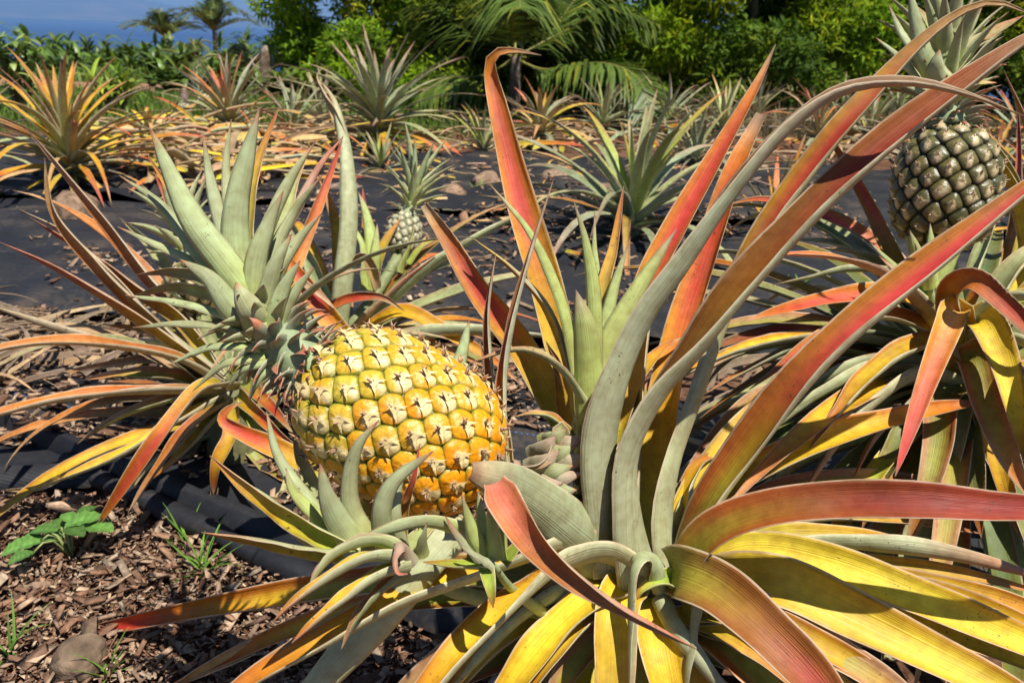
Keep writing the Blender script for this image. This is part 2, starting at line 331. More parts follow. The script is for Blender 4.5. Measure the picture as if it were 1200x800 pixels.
def rosette(name, label, loc, n, length, width, pals, e=(82, 5), droop=55, stem=.10, k=5, nseg=12, parts=True, group=None, cat='pineapple plant', seedv=0, alpha=50, az0=None, azr=None, root=None):
    """a whole pineapple plant of n leaves; pals: list of (upto fraction of leaves from inner to outer, palette choices)"""
    r = np.random.default_rng(seedv+7); loc = np.asarray(loc, float)
    rt = root or empty(name, loc, label, cat, group)
    mb = MB(); a0 = r.uniform(0, 6.28) if az0 is None else az0
    for i in range(n):
        f = (i+.5)/n
        az = a0+i*2.39996+r.uniform(-.2, .2)
        if azr is not None: az = azr[0]+(azr[1]-azr[0])*((i*.618) % 1)
        ee = e[0]+(e[1]-e[0])*f+r.uniform(-9, 9)
        ch = next(p for u, p in pals if f <= u+1e-6); pl = ch[r.integers(len(ch))]
        le = length*(.55+.5*min(1, f*2.2))*r.uniform(.8, 1.12)
        b = loc+np.array([math.cos(az), math.sin(az), 0])*width*.35*f+np.array([0, 0, stem*(1-.6*f)+.01])
        g = grow(b, az, ee, ee-droop*r.uniform(.6, 1.5)*(.4+f), le, width*r.uniform(.85, 1.1), pl, alpha=alpha*r.uniform(.7, 1.2), n=nseg, k=k,
                 curl=r.uniform(-.35, .35), roll=r.uniform(-.35, .35))
        if parts: obj('leaf', mesh_np(g[0]-loc, g[1], g[2], g[3]), M_LEAF, rt)
        else: mb.add(*g)
    if not parts: obj('foliage', mb.mesh(loc), M_LEAF, rt)
    sm = MB(); z = np.linspace(0, stem+.01, 5)
    sm.add(*tube(np.c_[np.zeros(5)+loc[0], np.zeros(5)+loc[1], z+loc[2]], width*np.array([.5, .7, .7, .6, .4]), 8, (.2, .2, .09)))
    obj('stem', sm.mesh(loc), M_STEM, rt)
    return rt

# ------------------------------------------------------------------ pineapple fruit
def lathe(base, axis, Lh, rfun, col, k=28, n=22):
    axis = nrm(axis); A = nrm(np.cross(axis, [.2, 1, .15])); B = np.cross(axis, A)
    t = np.linspace(0, 1, n); th = np.linspace(0, 2*np.pi, k, endpoint=False)
    rr = np.array([rfun(x) for x in t])
    V = base+(t*Lh)[:, None, None]*axis+rr[:, None, None]*(np.cos(th)[None, :, None]*A+np.sin(th)[None, :, None]*B)
    F = [(i*k+j, i*k+(j+1) % k, (i+1)*k+(j+1) % k, (i+1)*k+j) for i in range(n-1) for j in range(k)]
    F += [tuple(range(k))[::-1], tuple((n-1)*k+j for j in range(k))]
    return V.reshape(-1, 3), F, col
def fruit(root, base, top, Rm, n, style, label=None, rings=None, segs=24, seedv=3, parts=True, taper=.06, spikes=True):
    r = np.random.default_rng(seedv); base = np.asarray(base); top = np.asarray(top)
    ax = nrm(top-base); Lh = np.linalg.norm(top-base); A = nrm(np.cross(ax, [.2, 1, .15])); B = np.cross(ax, A)
    rf = lambda t: Rm*max(1-abs(2*t-1)**3.0, .0)**.5*(1+taper*(1-2*t)) + .0
    off = origin(root)
    core = {'ripe': (.13, .12, .02), 'green': (.028, .028, .014), 'small': (.06, .065, .04)}[style]
    V, F, C = lathe(base, ax, Lh, lambda t: max(rf(min(max(t, .02), .98))*.975, .004), core)
    mb = MB(); mb.add(V, F, C); fo = obj('fruit', mb.mesh(off), M_EYE if style == 'ripe' else M_RIND, root)
    if label: fo['label'] = label
    tt = np.linspace(.012, .985, 600); ar = np.array([rf(x) for x in tt]); dr = np.gradient(ar, tt*Lh)
    cum = np.cumsum(ar*np.sqrt(1+dr**2)); cum /= cum[-1]
    ti = np.interp((np.arange(n)+.5)/n, cum, tt); an = np.arange(n)*2.399963
    rad = np.array([rf(x) for x in ti]); drz = np.interp(ti, tt, dr)
    radial = np.cos(an)[:, None]*A+np.sin(an)[:, None]*B
    pos = base+ti[:, None]*Lh*ax+rad[:, None]*radial
    nor = nrm(radial-drz[:, None]*ax); axl = nrm(ax-(nor*ax).sum(1, keepdims=True)*nor); tan = np.cross(nor, axl)
    rings = rings or [0, .10, .2, .32, .46, .6, .74, .86, .94, 1.0]
    th = np.linspace(0, 2*np.pi, segs, endpoint=False); joint = MB()
    for i in range(n):
        dv = pos-pos[i]; da = dv@axl[i]; db = dv@tan[i]; q = np.hypot(da, db); dist = np.linalg.norm(dv, axis=1)
        nb = np.argsort(dist)[1:11]; fi = np.arctan2(db[nb], da[nb])
        cosd = np.cos(th[:, None]-fi[None]); rr = np.where(cosd > .12, dist[nb][None]/2/np.maximum(cosd, .12), 9)
        Rt = np.minimum(-.0015*np.log(np.exp(-np.minimum(rr, .05)/.0015).sum(1))+.0004, .0175)*1.0
        c = float(np.median(Rt)); f = ti[i]
        ro = np.array(rings)[:, None]; dl = np.abs((th+np.pi) % (2*np.pi)-np.pi)   # 0 at crown side
        dlb = np.pi-dl
        br = smooth(0, .26, (1.40-.62*ro)-dlb[None]+.34*np.cos(5*(th-np.pi)+r.uniform(-.3, .3))[None]*ro+r.uniform(-.35, .25)); br = np.maximum(br, smooth(.36, .22, ro)*np.ones_like(br))
        if style == 'ripe':
            h = c*(.27*(1-ro**2.4)-.13*np.exp(-(ro/.30)**2)+.07*br*(1-ro)+.055*np.sin(9*th+i)[None]*ro**1.5*(1-.6*br)*(1-ro**6)+.05*np.sin(4*th+i*1.7)[None]*ro*(1-ro**4))
        else:
            h = c*(.40*(1-ro**2.8)-.10*np.exp(-(ro/.2)**2)+.10*br*(1-ro))
        h = h-(ro == 1.0)*c*.16
        Rr = Rt[None]*ro
        a_ = Rr*np.cos(th)[None]; b_ = Rr*np.sin(th)[None]
        h = h-b_**2/(2*max(rad[i], .012))*(.85)
        pt = pos[i]+a_[..., None]*axl[i]+b_[..., None]*tan[i]+h[..., None]*nor[i]
        if style == 'ripe':
            rip = np.clip(1.35-1.15*f+r.uniform(-.3, .22), 0, 1)
            oc = np.array((.50, .46, .05))*(1-rip)+np.array((.84, .345, .005))*rip
            oc = oc*(1-.22*rip*r.uniform(0, 1)*np.array((.1, .8, .3)))
            cream = np.array((.80, .63, .29))*(.9+.15*r.uniform()); edge = np.array((.22, .24, .02))
            cen = np.array((.24, .13, .08))
            ed = smooth(.86-.12*(1-rip), 1.0, ro)*np.ones_like(br)*(1-.35*br)
        elif style == 'green':
            oc = np.array((.070, .072, .020))*(1-f*0)+np.array((.095, .055, .014))*r.uniform()+np.array((.16, .15, .06))*max(0, f-.55)
            cream = np.array((.60, .46, .25))*(.85+.3*r.uniform()); edge = np.array((.03, .03, .012)); cen = np.array((.30, .20, .11))
            br = br*smooth(1.0, .62, ro+0*br)*.95; ed = smooth(.78, .98, ro)*np.ones_like(br)
        else:
            oc = np.array((.34, .33, .19)); cream = np.array((.62, .55, .36)); edge = np.array((.12, .12, .06)); cen = cream
            ed = smooth(.8, 1, ro)*np.ones_like(br)
        Cc = oc*(1-br[..., None])+cream*br[..., None]
        Cc = Cc*(1+(.10*np.sin(9*th+i)[None]*smooth(.25, .6, ro)+.06*np.sin(17*th+2.3*i)[None]*ro)[..., None])
        Cc = Cc*(1-ed[..., None])+edge*ed[..., None]
        ce = smooth(.22, .08, ro)*np.ones_like(br); Cc = Cc*(1-ce[..., None])+cen*ce[..., None]
        m = len(rings); Vv = pt.reshape(-1, 3); Cv = Cc.reshape(-1, 3)
        Fq = [(a*segs+j, a*segs+(j+1) % segs, (a+1)*segs+(j+1) % segs, (a+1)*segs+j) for a in range(m-1) for j in range(segs)]
        mb = MB(); mb.add(Vv, Fq, Cv)
        if spikes:      # withered flower and the papery point of the bract
            c0 = pos[i]+nor[i]*c*.25
            for q_ in range(5 if style == 'ripe' else 3):
                d = nrm(nor[i]*r.uniform(.7, 1.2)+axl[i]*r.uniform(-.3, .8)+tan[i]*r.uniform(-.5, .5)); le = c*r.uniform(.3, .7)
                pth = np.array([c0, c0+d*le*.55, c0+d*le+axl[i]*le*r.uniform(-.2, .3)])
                mb.add(*tube(pth, [c*.10, c*.07, c*.015], 4, np.array((.42, .26, .15))*r.uniform(.5, 1.4)))
            s0 = pos[i]-axl[i]*c*.38+nor[i]*c*.36
            tip = pos[i]+axl[i]*c*r.uniform(.2, .6)+nor[i]*c*r.uniform(.5, .75)
            wv = tan[i]*c*.34
            mb.add([s0-wv, s0+wv, s0*.4+tip*.6+tan[i]*c*.1+nor[i]*c*.06, tip, s0*.4+tip*.6-tan[i]*c*.1+nor[i]*c*.06],
                   [(0, 1, 2, 4), (4, 2, 3)], [cream, cream, cream*.95, cream*np.array((.55, .4, .35)), cream*.95])
            if style == 'ripe':
                for sg in (-1, 1):
                    e0 = pos[i]-axl[i]*c*.25+tan[i]*sg*c*.2+nor[i]*c*.36; e1 = pos[i]-axl[i]*c*.72+tan[i]*sg*c*.62+nor[i]*c*.30
                    pr = nrm(np.cross(e1-e0, nor[i]))*c*.11
                    mb.add([e0-pr, e0+pr, e1, (e0+e1)/2+nor[i]*c*.12], [(0, 1, 3), (0, 3, 2), (1, 2, 3)], cream*1.03)
        if parts: obj('eye', mb.mesh(off), M_EYE if style == 'ripe' else M_RIND, fo)
        else: joint.add(np.vstack(mb.V), mb.F, np.vstack(mb.C))
    if not parts: tag(obj('rind', joint.mesh(off), M_RIND, fo), kind='stuff')
    return fo
def crown_grow(root, axis_pts, n, l0, l1, w0, w1, pal, e=(20, 75), seedv=5, r0=.012, r1=.006, part=None, k=5, nseg=10, fmax=1.0, short='sp', fshort=.4):
    """leaves spiralling up a crown axis; short recurved ones at the foot"""
    r = np.random.default_rng(seedv); ax = spline(axis_pts, 60); T = nrm(np.gradient(ax, axis=0))
    off = origin(root); mb = MB(); mb.add(*tube(ax[:52:4], np.linspace(r0, r1*.5, 13), 8, (.26, .32, .17)))
    cr = part or obj('crown', mb.mesh(off), M_STEM, root)
    for i in range(n):
        f = (i+.5)/n*fmax; j = min(int(f*59), 59); t = T[j]
        A = nrm(np.cross(t, [.13, .9, .3])); B = np.cross(t, A); a = i*2.399963+r.uniform(-.15, .15)
        d = math.cos(a)*A+math.sin(a)*B; ee = math.radians(e[0]+(e[1]-e[0])*f**.8+r.uniform(-7, 7))
        le = (l0+(l1-l0)*f**1.1)*r.uniform(.85, 1.1); wd = (w0+(w1-w0)*min(1, f*1.5))*r.uniform(.8, 1.1)
        m = nseg; v = np.linspace(0, 1, m); bend = (-.9 if f < fshort else -.35)*r.uniform(.6, 1.3)
        ang = ee+bend*(v**1.6)-(.0)
        dd = np.cos(ang)[:, None]*d+np.sin(ang)[:, None]*t
        rad = r0+(r1-r0)*f
        path = ax[j]+d*rad*.7+np.vstack([np.zeros(3), np.cumsum((dd[:-1]+dd[1:])/2*le/(m-1), axis=0)])
        S = np.cross(d, t); Tt = nrm(np.gradient(path, axis=0)); Nn = np.cross(Tt, S)
        if (Nn[0]@t) < 0: Nn = -Nn
        _seed[0] += 1
        g = ribbon(path, Nn, wd*wprof(v, p=1.7, base=1.0), np.radians(38)*np.ones(m), short if f < fshort else pal, k, .0013, _seed[0], wav=.4)
        obj('leaf', mesh_np(g[0]-off, g[1], g[2], g[3]), M_LEAF, cr)
    return cr

# ================================================================== the setting
def fbm(x, y, s=1.0, o=4, seed=0.0):
    return np.array([mnoise.fractal(Vector((float(a)*s, float(b)*s, seed)), 1.0, 2.0, o) for a, b in zip(np.ravel(x), np.ravel(y))]).reshape(np.shape(x))
def ground_z(x, y):
    y = np.asarray(y, float); x = np.asarray(x, float)
    return -np.clip(y-10.0, 0, None)**1.12*.075*np.clip((14-x)/14, .55, 1)-.0
def grid(xs, ys, zf):
    X, Y = np.meshgrid(xs, ys); Z = zf(X, Y); V = np.stack([X, Y, Z], -1).reshape(-1, 3); nx = len(xs)
    i, j = np.meshgrid(np.arange(len(ys)-1), np.arange(nx-1), indexing='ij'); q = (i*nx+j).ravel()
    return V, np.stack([q, q+1, q+nx+1, q+nx], 1)
def ground_material():
    m, t, b = new_mat('soil')
    co = N(t, 'ShaderNodeTexCoord').outputs['Object']
    a = N(t, 'ShaderNodeTexNoise', i_2=2.2, i_3=6.0); t.links.new(co, a.inputs[0])
    f = N(t, 'ShaderNodeTexNoise', i_2=70.0, i_3=6.0); t.links.new(co, f.inputs[0])
    c = ramp(t, a.outputs[0], [(.35, (.13, .064, .036)), (.6, (.20, .11, .066)), (.75, (.25, .15, .085))])
    c = mixrgb(t, 1.0, c, ramp(t, f.outputs[0], [(.3, .45), (.7, 1.35)]), 'MULTIPLY')
    t.links.new(c, b.inputs['Base Color']); b.inputs['Roughness'].default_value = .95; b.inputs['Specular IOR Level'].default_value = .1
    bump(t, b, f.outputs[0], .012); return m
M_SOIL = ground_material()
def axis_vals(a, b, fine0, fine1, step, grow_=1.35):
    v = list(np.arange(fine0, fine1+1e-6, step)); s = step; x = fine1
    while x < b: s *= grow_; x += s; v.append(min(x, b))
    s = step; x = fine0; lo = []
    while x > a: s *= grow_; x -= s; lo.append(max(x, a))
    return np.array(lo[::-1]+v)
xs = axis_vals(-900, 900, -3, 3, .12); ys = axis_vals(-30, 700, -.5, 7, .12)
def gz(X, Y):
    z = ground_z(X, Y); near = (np.abs(X) < 12) & (Y < 14) & (Y > -4)
    z[near] += .012*fbm(X[near], Y[near], 2.3)-.012
    far = Y > 60; z[far] = np.maximum(z[far], -44.5); z[Y > 350] = -44.5
    return z
V, F = grid(xs, ys, gz)
tag(obj('ground', mesh_np(V, F), M_SOIL), 'brown soil of the pineapple field', None, None, 'structure')

# the sea and the island beyond it
def sea_material():
    m, t, b = new_mat('sea')
    co = N(t, 'ShaderNodeTexCoord').outputs['Object']
    a = N(t, 'ShaderNodeTexNoise', i_2=.03, i_3=6.0); t.links.new(co, a.inputs[0])
    l = N(t, 'ShaderNodeTexNoise', i_2=.0006, i_3=2.0); t.links.new(co, l.inputs[0])
    t.links.new(ramp(t, l.outputs[0], [(.4, (.006, .035, .13)), (.6, (.010, .055, .17))]), b.inputs['Base Color'])
    b.inputs['Roughness'].default_value = .35; bump(t, b, a.outputs[0], 1.5); return m
V, F = grid(np.linspace(-19500, 19500, 12), np.concatenate([[300, 900, 2500, 6000], np.linspace(10000, 19500, 5)]), lambda X, Y: 0*X-40.0)
tag(obj('sea', mesh_np(V, F), sea_material()), 'blue strip of sea below the island', None, None, 'structure')
def island():
    x = np.linspace(-19000, -2700, 90); y = np.linspace(12200, 17500, 26)
    def zf(X, Y):
        prof = np.interp(X, [-19000, -16500, -13000, -9900, -7650, -6600, -5750, -5000, -4500, -2700], [300, 640, 860, 700, 430, 300, 180, 50, -40, -60])
        dep = np.clip(1-np.abs((Y-15200)/3200), 0, 1)**.8
        n_ = fbm(X, Y, 1/1500, 5, 3.3)
        return -46+(prof+60)*dep*(1+.12*n_)+40*n_*dep
    V, F = grid(x, y, zf)
    m, t, b = new_mat('island_slopes'); co = N(t, 'ShaderNodeTexCoord').outputs['Object']
    a = N(t, 'ShaderNodeTexNoise', i_2=.0013, i_3=6.0); t.links.new(co, a.inputs[0])
    t.links.new(ramp(t, a.outputs[0], [(.38, (.05, .055, .04)), (.55, (.09, .08, .06)), (.66, (.15, .11, .085))]), b.inputs['Base Color'])
    b.inputs['Roughness'].default_value = .95
    tag(obj('hills', mesh_np(V, F), m), 'long hazy blue island rising beyond the sea', None, None, 'structure')
island()

# ---------------------------------------------------------------- woven weed cloth
def cloth_material():
    m, t, b = new_mat('woven_cloth')
    co = N(t, 'ShaderNodeTexCoord').outputs['Object']
    wv = [N(t, 'ShaderNodeTexWave', wave_type='BANDS', bands_direction=d, i_1=170.0, i_2=.4) for d in ('X', 'Y')]
    for x in wv: t.links.new(co, x.inputs[0])
    d = N(t, 'ShaderNodeTexNoise', i_2=5.0, i_3=7.0); t.links.new(co, d.inputs[0])
    f = N(t, 'ShaderNodeTexNoise', i_2=90.0, i_3=5.0); t.links.new(co, f.inputs[0])
    c = ramp(t, math_(t, 'ADD', math_(t, 'MULTIPLY', d.outputs[0], .75), math_(t, 'MULTIPLY', f.outputs[0], .3)), [(.42, (.013, .014, .018)), (.55, (.023, .023, .026)), (.70, (.085, .064, .048))])
    t.links.new(c, b.inputs['Base Color']); b.inputs['Roughness'].default_value = .55; b.inputs['Specular IOR Level'].default_value = .35
    bump(t, b, math_(t, 'ADD', math_(t, 'MULTIPLY', wv[0].outputs[1], wv[1].outputs[1]), math_(t, 'MULTIPLY', f.outputs[0], .8)), .0004); return m
M_CLOTH = cloth_material()
M_BLUE, _t, _b = new_mat('blue_thread'); _b.inputs['Base Color'].default_value = (.05, .22, .62, 1); _b.inputs['Roughness'].default_value = .6
def cloth(label, quad, nx, ny, z0, amp, seed, holes=None, hem=False):
    """a sheet over four ground corners (near-left, near-right, far-right, far-left) with wrinkles"""
    q = np.array([[c[0], c[1]] for c in quad]); s, t = np.meshgrid(np.linspace(0, 1, nx), np.linspace(0, 1, ny))
    XY = ((1-s)*(1-t))[..., None]*q[0]+(s*(1-t))[..., None]*q[1]+(s*t)[..., None]*q[2]+((1-s)*t)[..., None]*q[3]
    X, Y = XY[..., 0], XY[..., 1]
    X = X+.02*fbm(X, Y, 3, 3, seed+4); 
    Z = z0+amp*(.6+fbm(X, Y, 2.6, 4, seed))+amp*.8*np.abs(fbm(X*.5, Y*1.8, 4.5, 3, seed+9))
    Z = np.maximum(Z, .004)
    if hem:                                        # rolled near edge, dug into the chips
        k = np.exp(-(t/.035)**2); Z = Z*(1-.3*k)+.040*np.exp(-((t-.028)/.026)**2)-.02*np.exp(-(t/.007)**2)
    V = np.stack([X, Y, Z], -1).reshape(-1, 3); i, j = np.meshgrid(np.arange(ny-1), np.arange(nx-1), indexing='ij'); a = (i*nx+j).ravel()
    o = obj('weed_cloth', mesh_np(V, np.stack([a, a+1, a+nx+1, a+nx], 1)), M_CLOTH)
    tag(o, label, 'ground cloth'); o['_g'] = 0; del o['_g']
    return o, V.reshape(ny, nx, 3)
def thread(parent, grd, tv):
    ny, nx, _ = grd.shape; j = tv*(ny-1); j0 = int(j); f = j-j0
    line = spline((grd[j0]*(1-f)+grd[min(j0+1, ny-1)]*f)[::2], 420)+np.array([0, 0, .0025]); mb = MB()
    d = nrm(np.gradient(line, axis=0)); S = np.cross(d, [0, 0, 1.])
    for i in range(0, 418, 2):
        a, b = line[i], line[i]*.32+line[i+1]*.68; w_ = S[i]*.0011
        mb.add([a-w_, a+w_, b+w_, b-w_, a*.5+b*.5+np.array([0, 0, .001])], [(0, 1, 4), (1, 2, 4), (2, 3, 4), (3, 0, 4)], (.1, .3, .6))
    obj('blue_thread', mb.mesh(sm=False), M_BLUE, parent)
c1, g1 = cloth('black woven ground cloth with rolled hem and blue threads beside the wood chips',
               [G(-40, 494), G(660, 812), np.array([1.6, 1.25, 0]), np.array([-1.35, 1.75, 0])], 120, 60, .012, .010, 2.0, hem=True)
for tv in (.30, .62): thread(c1, g1, tv)
mb = MB(); hp = spline([G(80, 541, .014), G(150, 576, .016), G(215, 607, .017), G(290, 643, .017), G(365, 679, .016), G(470, 724, .012)], 40)
hp[:, 2] += .003*np.sin(np.arange(40)*.7)
mb.add(*tube(hp, .0165+.0025*np.sin(np.arange(40)*.45+1), 12, (.02, .02, .022))); obj('rolled_hem', mb.mesh(), M_CLOTH, c1)
c5, g5 = cloth('short black cloth end lying flat beside the broad-leaved weed',
               [G(-160, 578), G(128, 574), G(90, 492), G(-160, 476)], 50, 24, .010, .008, 3.0, hem=True)
thread(c5, g5, .7)
c2, g2 = cloth('wide black woven ground cloth crossing the field behind the ripe pineapple',
               [np.array([-3.2, 1.95, 0]), np.array([3.2, 1.6, 0]), np.array([3.4, 3.05, 0]), np.array([-3.6, 3.15, 0])], 130, 50, .010, .030, 5.0)
c3, g3 = cloth('black woven ground cloth strip reaching the large grey-green plant',
               [np.array([-4.2, 3.10, 0]), np.array([4.4, 3.00, 0]), np.array([5.4, 4.55, 0]), np.array([-3.8, 4.75, 0])], 120, 40, .022, .034, 8.0)
c4, g4 = cloth('narrow black cloth at the foot of the hedge trees',
               [np.array([2.6, 5.3, 0]), np.array([5.2, 5.4, 0]), np.array([5.4, 6.0, 0]), np.array([2.6, 5.9, 0])], 40, 14, .02, .015, 11.0)

# reddish dirt track by the grass
V, F = grid(np.linspace(-9, -2.4, 30), np.linspace(8.6, 9.7, 8), lambda X, Y: ground_z(X, Y)+.012+.02*fbm(X, Y, 1.3))
m, t, b = new_mat('red_dirt'); co = N(t, 'ShaderNodeTexCoord').outputs['Object']; a = N(t, 'ShaderNodeTexNoise', i_2=6.0, i_3=6.0); t.links.new(co, a.inputs[0])
t.links.new(ramp(t, a.outputs[0], [(.35, (.26, .12, .07)), (.65, (.42, .21, .13))]), b.inputs['Base Color']); b.inputs['Roughness'].default_value = .95
tag(obj('dirt_path', mesh_np(V, F), m), 'reddish bare dirt track behind the grass', None, None, 'structure')

# ---------------------------------------------------------------- mulch, litter, grass (nobody could count these)
def in_poly(x, y, poly):
    ins = np.zeros(len(x), bool); j = len(poly)-1
    for i in range(len(poly)):
        xi, yi = poly[i][:2]; xj, yj = poly[j][:2]
        ins ^= ((yi > y) != (yj > y)) & (x < (xj-xi)*(y-yi)/(yj-yi+1e-12)+xi); j = i
    return ins
CHIPC = np.array([(.46, .33, .22), (.40, .27, .18), (.33, .22, .15), (.30, .175, .11), (.22, .125, .078), (.36, .245, .165), (.15, .082, .052), (.42, .32, .23), (.19, .115, .08), (.26, .14, .085), (.11, .06, .04)])
def chips(n, pts, size, zlift, seed, tilt=.35):
    """curled bark and wood flakes, each a bent 8-cornered splinter"""
    r = np.random.default_rng(seed); L_ = size*r.lognormal(0, .45, n); W_ = L_*r.uniform(.16, .5, n); H_ = L_*r.uniform(.05, .14, n)
    az = r.uniform(0, 6.28, n); ti = r.normal(0, tilt, n); ro = r.normal(0, tilt, n)
    ux = np.stack([np.cos(az)*np.cos(ti), np.sin(az)*np.cos(ti), np.sin(ti)], 1)
    uy = nrm(np.stack([-np.sin(az), np.cos(az), np.sin(ro)], 1)); uy = nrm(uy-(uy*ux).sum(1, keepdims=True)*ux); uz = np.cross(ux, uy)
    cs = np.array([[-1, -1, -1], [1, -1, -1], [1, 1, -1], [-1, 1, -1], [-1, -1, 1], [1, -1, 1], [1, 1, 1], [-1, 1, 1]])*.5
    jit = r.uniform(.55, 1.1, (n, 8, 3))
    lv = cs[None]*jit
    V = pts[:, None]+lv[..., :1]*L_[:, None, None]*ux[:, None]+lv[..., 1:2]*W_[:, None, None]*uy[:, None]+(lv[..., 2:3]*H_[:, None, None])*uz[:, None]
    V[..., 2] += zlift[:, None] if np.ndim(zlift) else zlift
    f = np.array([[0, 3, 2, 1], [4, 5, 6, 7], [0, 1, 5, 4], [1, 2, 6, 5], [2, 3, 7, 6], [3, 0, 4, 7]])
    F = (np.arange(n)*8)[:, None, None]+f[None]
    c = CHIPC[r.integers(0, len(CHIPC), n)]*r.uniform(.6, 1.35, (n, 1))*np.array([.98, .96, .93]); C = np.repeat(c[:, None], 8, 1)*r.uniform(.85, 1.1, (n, 8, 1))
    return V.reshape(-1, 3), F.reshape(-1, 4), C.reshape(-1, 3)
def scatter(n, poly, seed, mask=None):
    r = np.random.default_rng(seed); p = np.array([[q[0], q[1]] for q in poly]); lo, hi = p.min(0), p.max(0); out = []
    c = 0
    while c < n:
        x = r.uniform(lo[0], hi[0], 4*n); y = r.uniform(lo[1], hi[1], 4*n); k = in_poly(x, y, p)
        if mask is not None: k &= mask(x, y, r)
        s = np.stack([x[k], y[k], 0*x[k]], 1); out.append(s); c += len(s)
        if len(s) == 0: break
    return np.vstack(out)[:n]
front = [G(-160, 582), G(110, 582), G(150, 590), G(215, 619), G(320, 665), G(480, 740), G(640, 815), G(700, 1150), G(-400, 1150), G(-400, 600)]
pts = scatter(21000, front, 1); r = np.random.default_rng(5)
a = chips(21000, pts, .0088, r.uniform(0, .012, 21000), 2)
pts2 = scatter(2500, front, 3); b2 = chips(2500, pts2, .017, r.uniform(.006, .02, 2500), 4)
V = np.vstack([a[0], b2[0]]); F = np.vstack([a[1], b2[1]+len(a[0])]); C = np.vstack([a[2], b2[2]])
tag(obj('wood_chip_mulch', mesh_np(V, F, C, None, False), M_CHIP), 'brown wood chip mulch in front of the rolled cloth hem', 'mulch', None, 'stuff')
def cloth_height(x, y):
    """height of the nearest cloth vertex under a point"""
    out = np.zeros(len(x))
    for g in (g1, g2, g3, g5):
        q = g.reshape(-1, 3)[::2]
        for s in range(0, len(x), 2000):
            d = (x[s:s+2000, None]-q[None, :, 0])**2+(y[s:s+2000, None]-q[None, :, 1])**2; k = d.argmin(1)
            z = np.where(d.min(1) < .08**2, q[k, 2], 0); out[s:s+2000] = np.maximum(out[s:s+2000], z)
    return out
def patchy(x, y, r): return fbm(x, y, 4.2, 3, 6.6) > .02+r.uniform(-.22, .22, len(x))
strip = [G(-150, 480), G(20, 500), G(330, 500), G(640, 560), G(640, 750), G(330, 625), G(140, 540), G(-150, 520)]
pts = scatter(2600, strip, 12, patchy); z = cloth_height(pts[:, 0], pts[:, 1])
a = chips(len(pts), pts, .015, z+.006, 13, .2)
band = [G(-180, 365), G(70, 372), G(120, 400), G(330, 425), G(700, 430), G(700, 520), G(330, 500), G(-180, 480)]
mid = [G(-100, 250), G(350, 200), G(1000, 195), G(1050, 330), G(600, 400), G(-100, 370)]
pts = scatter(2600, mid, 16, lambda x, y, r: fbm(x, y, 2.2, 3, 2.6) > .12+r.uniform(-.25, .25, len(x))); z = cloth_height(pts[:, 0], pts[:, 1]); c2_ = chips(len(pts), pts, .022, z+.006, 17, .2)
pts = scatter(4200, band, 14); z = cloth_height(pts[:, 0], pts[:, 1]); b2 = chips(len(pts), pts, .017, z+.008, 15, .25)
V = np.vstack([a[0], b2[0], c2_[0]]); F = np.vstack([a[1], b2[1]+len(a[0]), c2_[1]+len(a[0])+len(b2[0])]); C = np.vstack([a[2], b2[2], c2_[2]])
tag(obj('scattered_wood_chips', mesh_np(V, F, C, None, False), M_CHIP), 'wood chips strewn over the black cloth near the fallen pineapple', 'mulch', None, 'stuff')

def litter(n, poly, seed, pal, size, label, hmax=.03):
    """dead strap leaves lying on the ground"""
    r = np.random.default_rng(seed); pts = scatter(n, poly, seed); z = cloth_height(pts[:, 0], pts[:, 1]); mb = MB()
    for i in range(n):
        le = size*r.uniform(.4, 1.3); az = r.uniform(0, 6.28)
        g = grow(pts[i]+np.array([0, 0, z[i]+r.uniform(.006, hmax)]), az, r.uniform(-5, 25), r.uniform(-30, 5), le, size*r.uniform(.06, .13), pal[r.integers(len(pal))],
                 alpha=r.uniform(20, 90), n=8, k=4, curl=r.uniform(-1, 1), zmin=z[i]+.006, roll=r.uniform(-1, 1))
        mb.add(*g)
    return tag(obj('leaf_litter', mb.mesh(), M_LEAF), label, 'leaf litter', None, 'stuff')
litter(170, [G(-60, 372), G(150, 385), G(330, 430), G(330, 490), G(-60, 470)], 21, ['dk', 'dk', 'dr'], .16, 'dry grey-brown leaf litter under the leaves beside the left cloth')
litter(330, [G(110, 180), G(380, 165), G(400, 215), G(240, 245), G(120, 215)], 22, ['dd', 'dd', 'yy', 'dr', 'lr'], .42, 'heap of dead yellow and orange leaves behind the crown', .12)
litter(110, [G(330, 150), G(700, 140), G(760, 185), G(350, 195)], 23, ['dd', 'dr', 'lr'], .4, 'dead tan leaves under the large grey-green plant', .08)
litter(170, [G(690, 150), G(1250, 160), G(1250, 210), G(690, 195)], 24, ['dr', 'gr', 'lr', 'dr'], .4, 'dead brown leaves among the far rows by the hedge trees', .1)
litter(180, [G(400, 195), G(760, 195), G(980, 270), G(900, 330), G(420, 300)], 25, ['dr', 'dd', 'lr'], .13, 'dry leaf scraps scattered over the black cloth midfield', .012)
litter(70, [G(620, 440), G(1250, 400), G(1300, 640), G(640, 640)], 26, ['dk', 'dr', 'dk'], .22, 'dry straw below the plant with the green pineapple', .05)
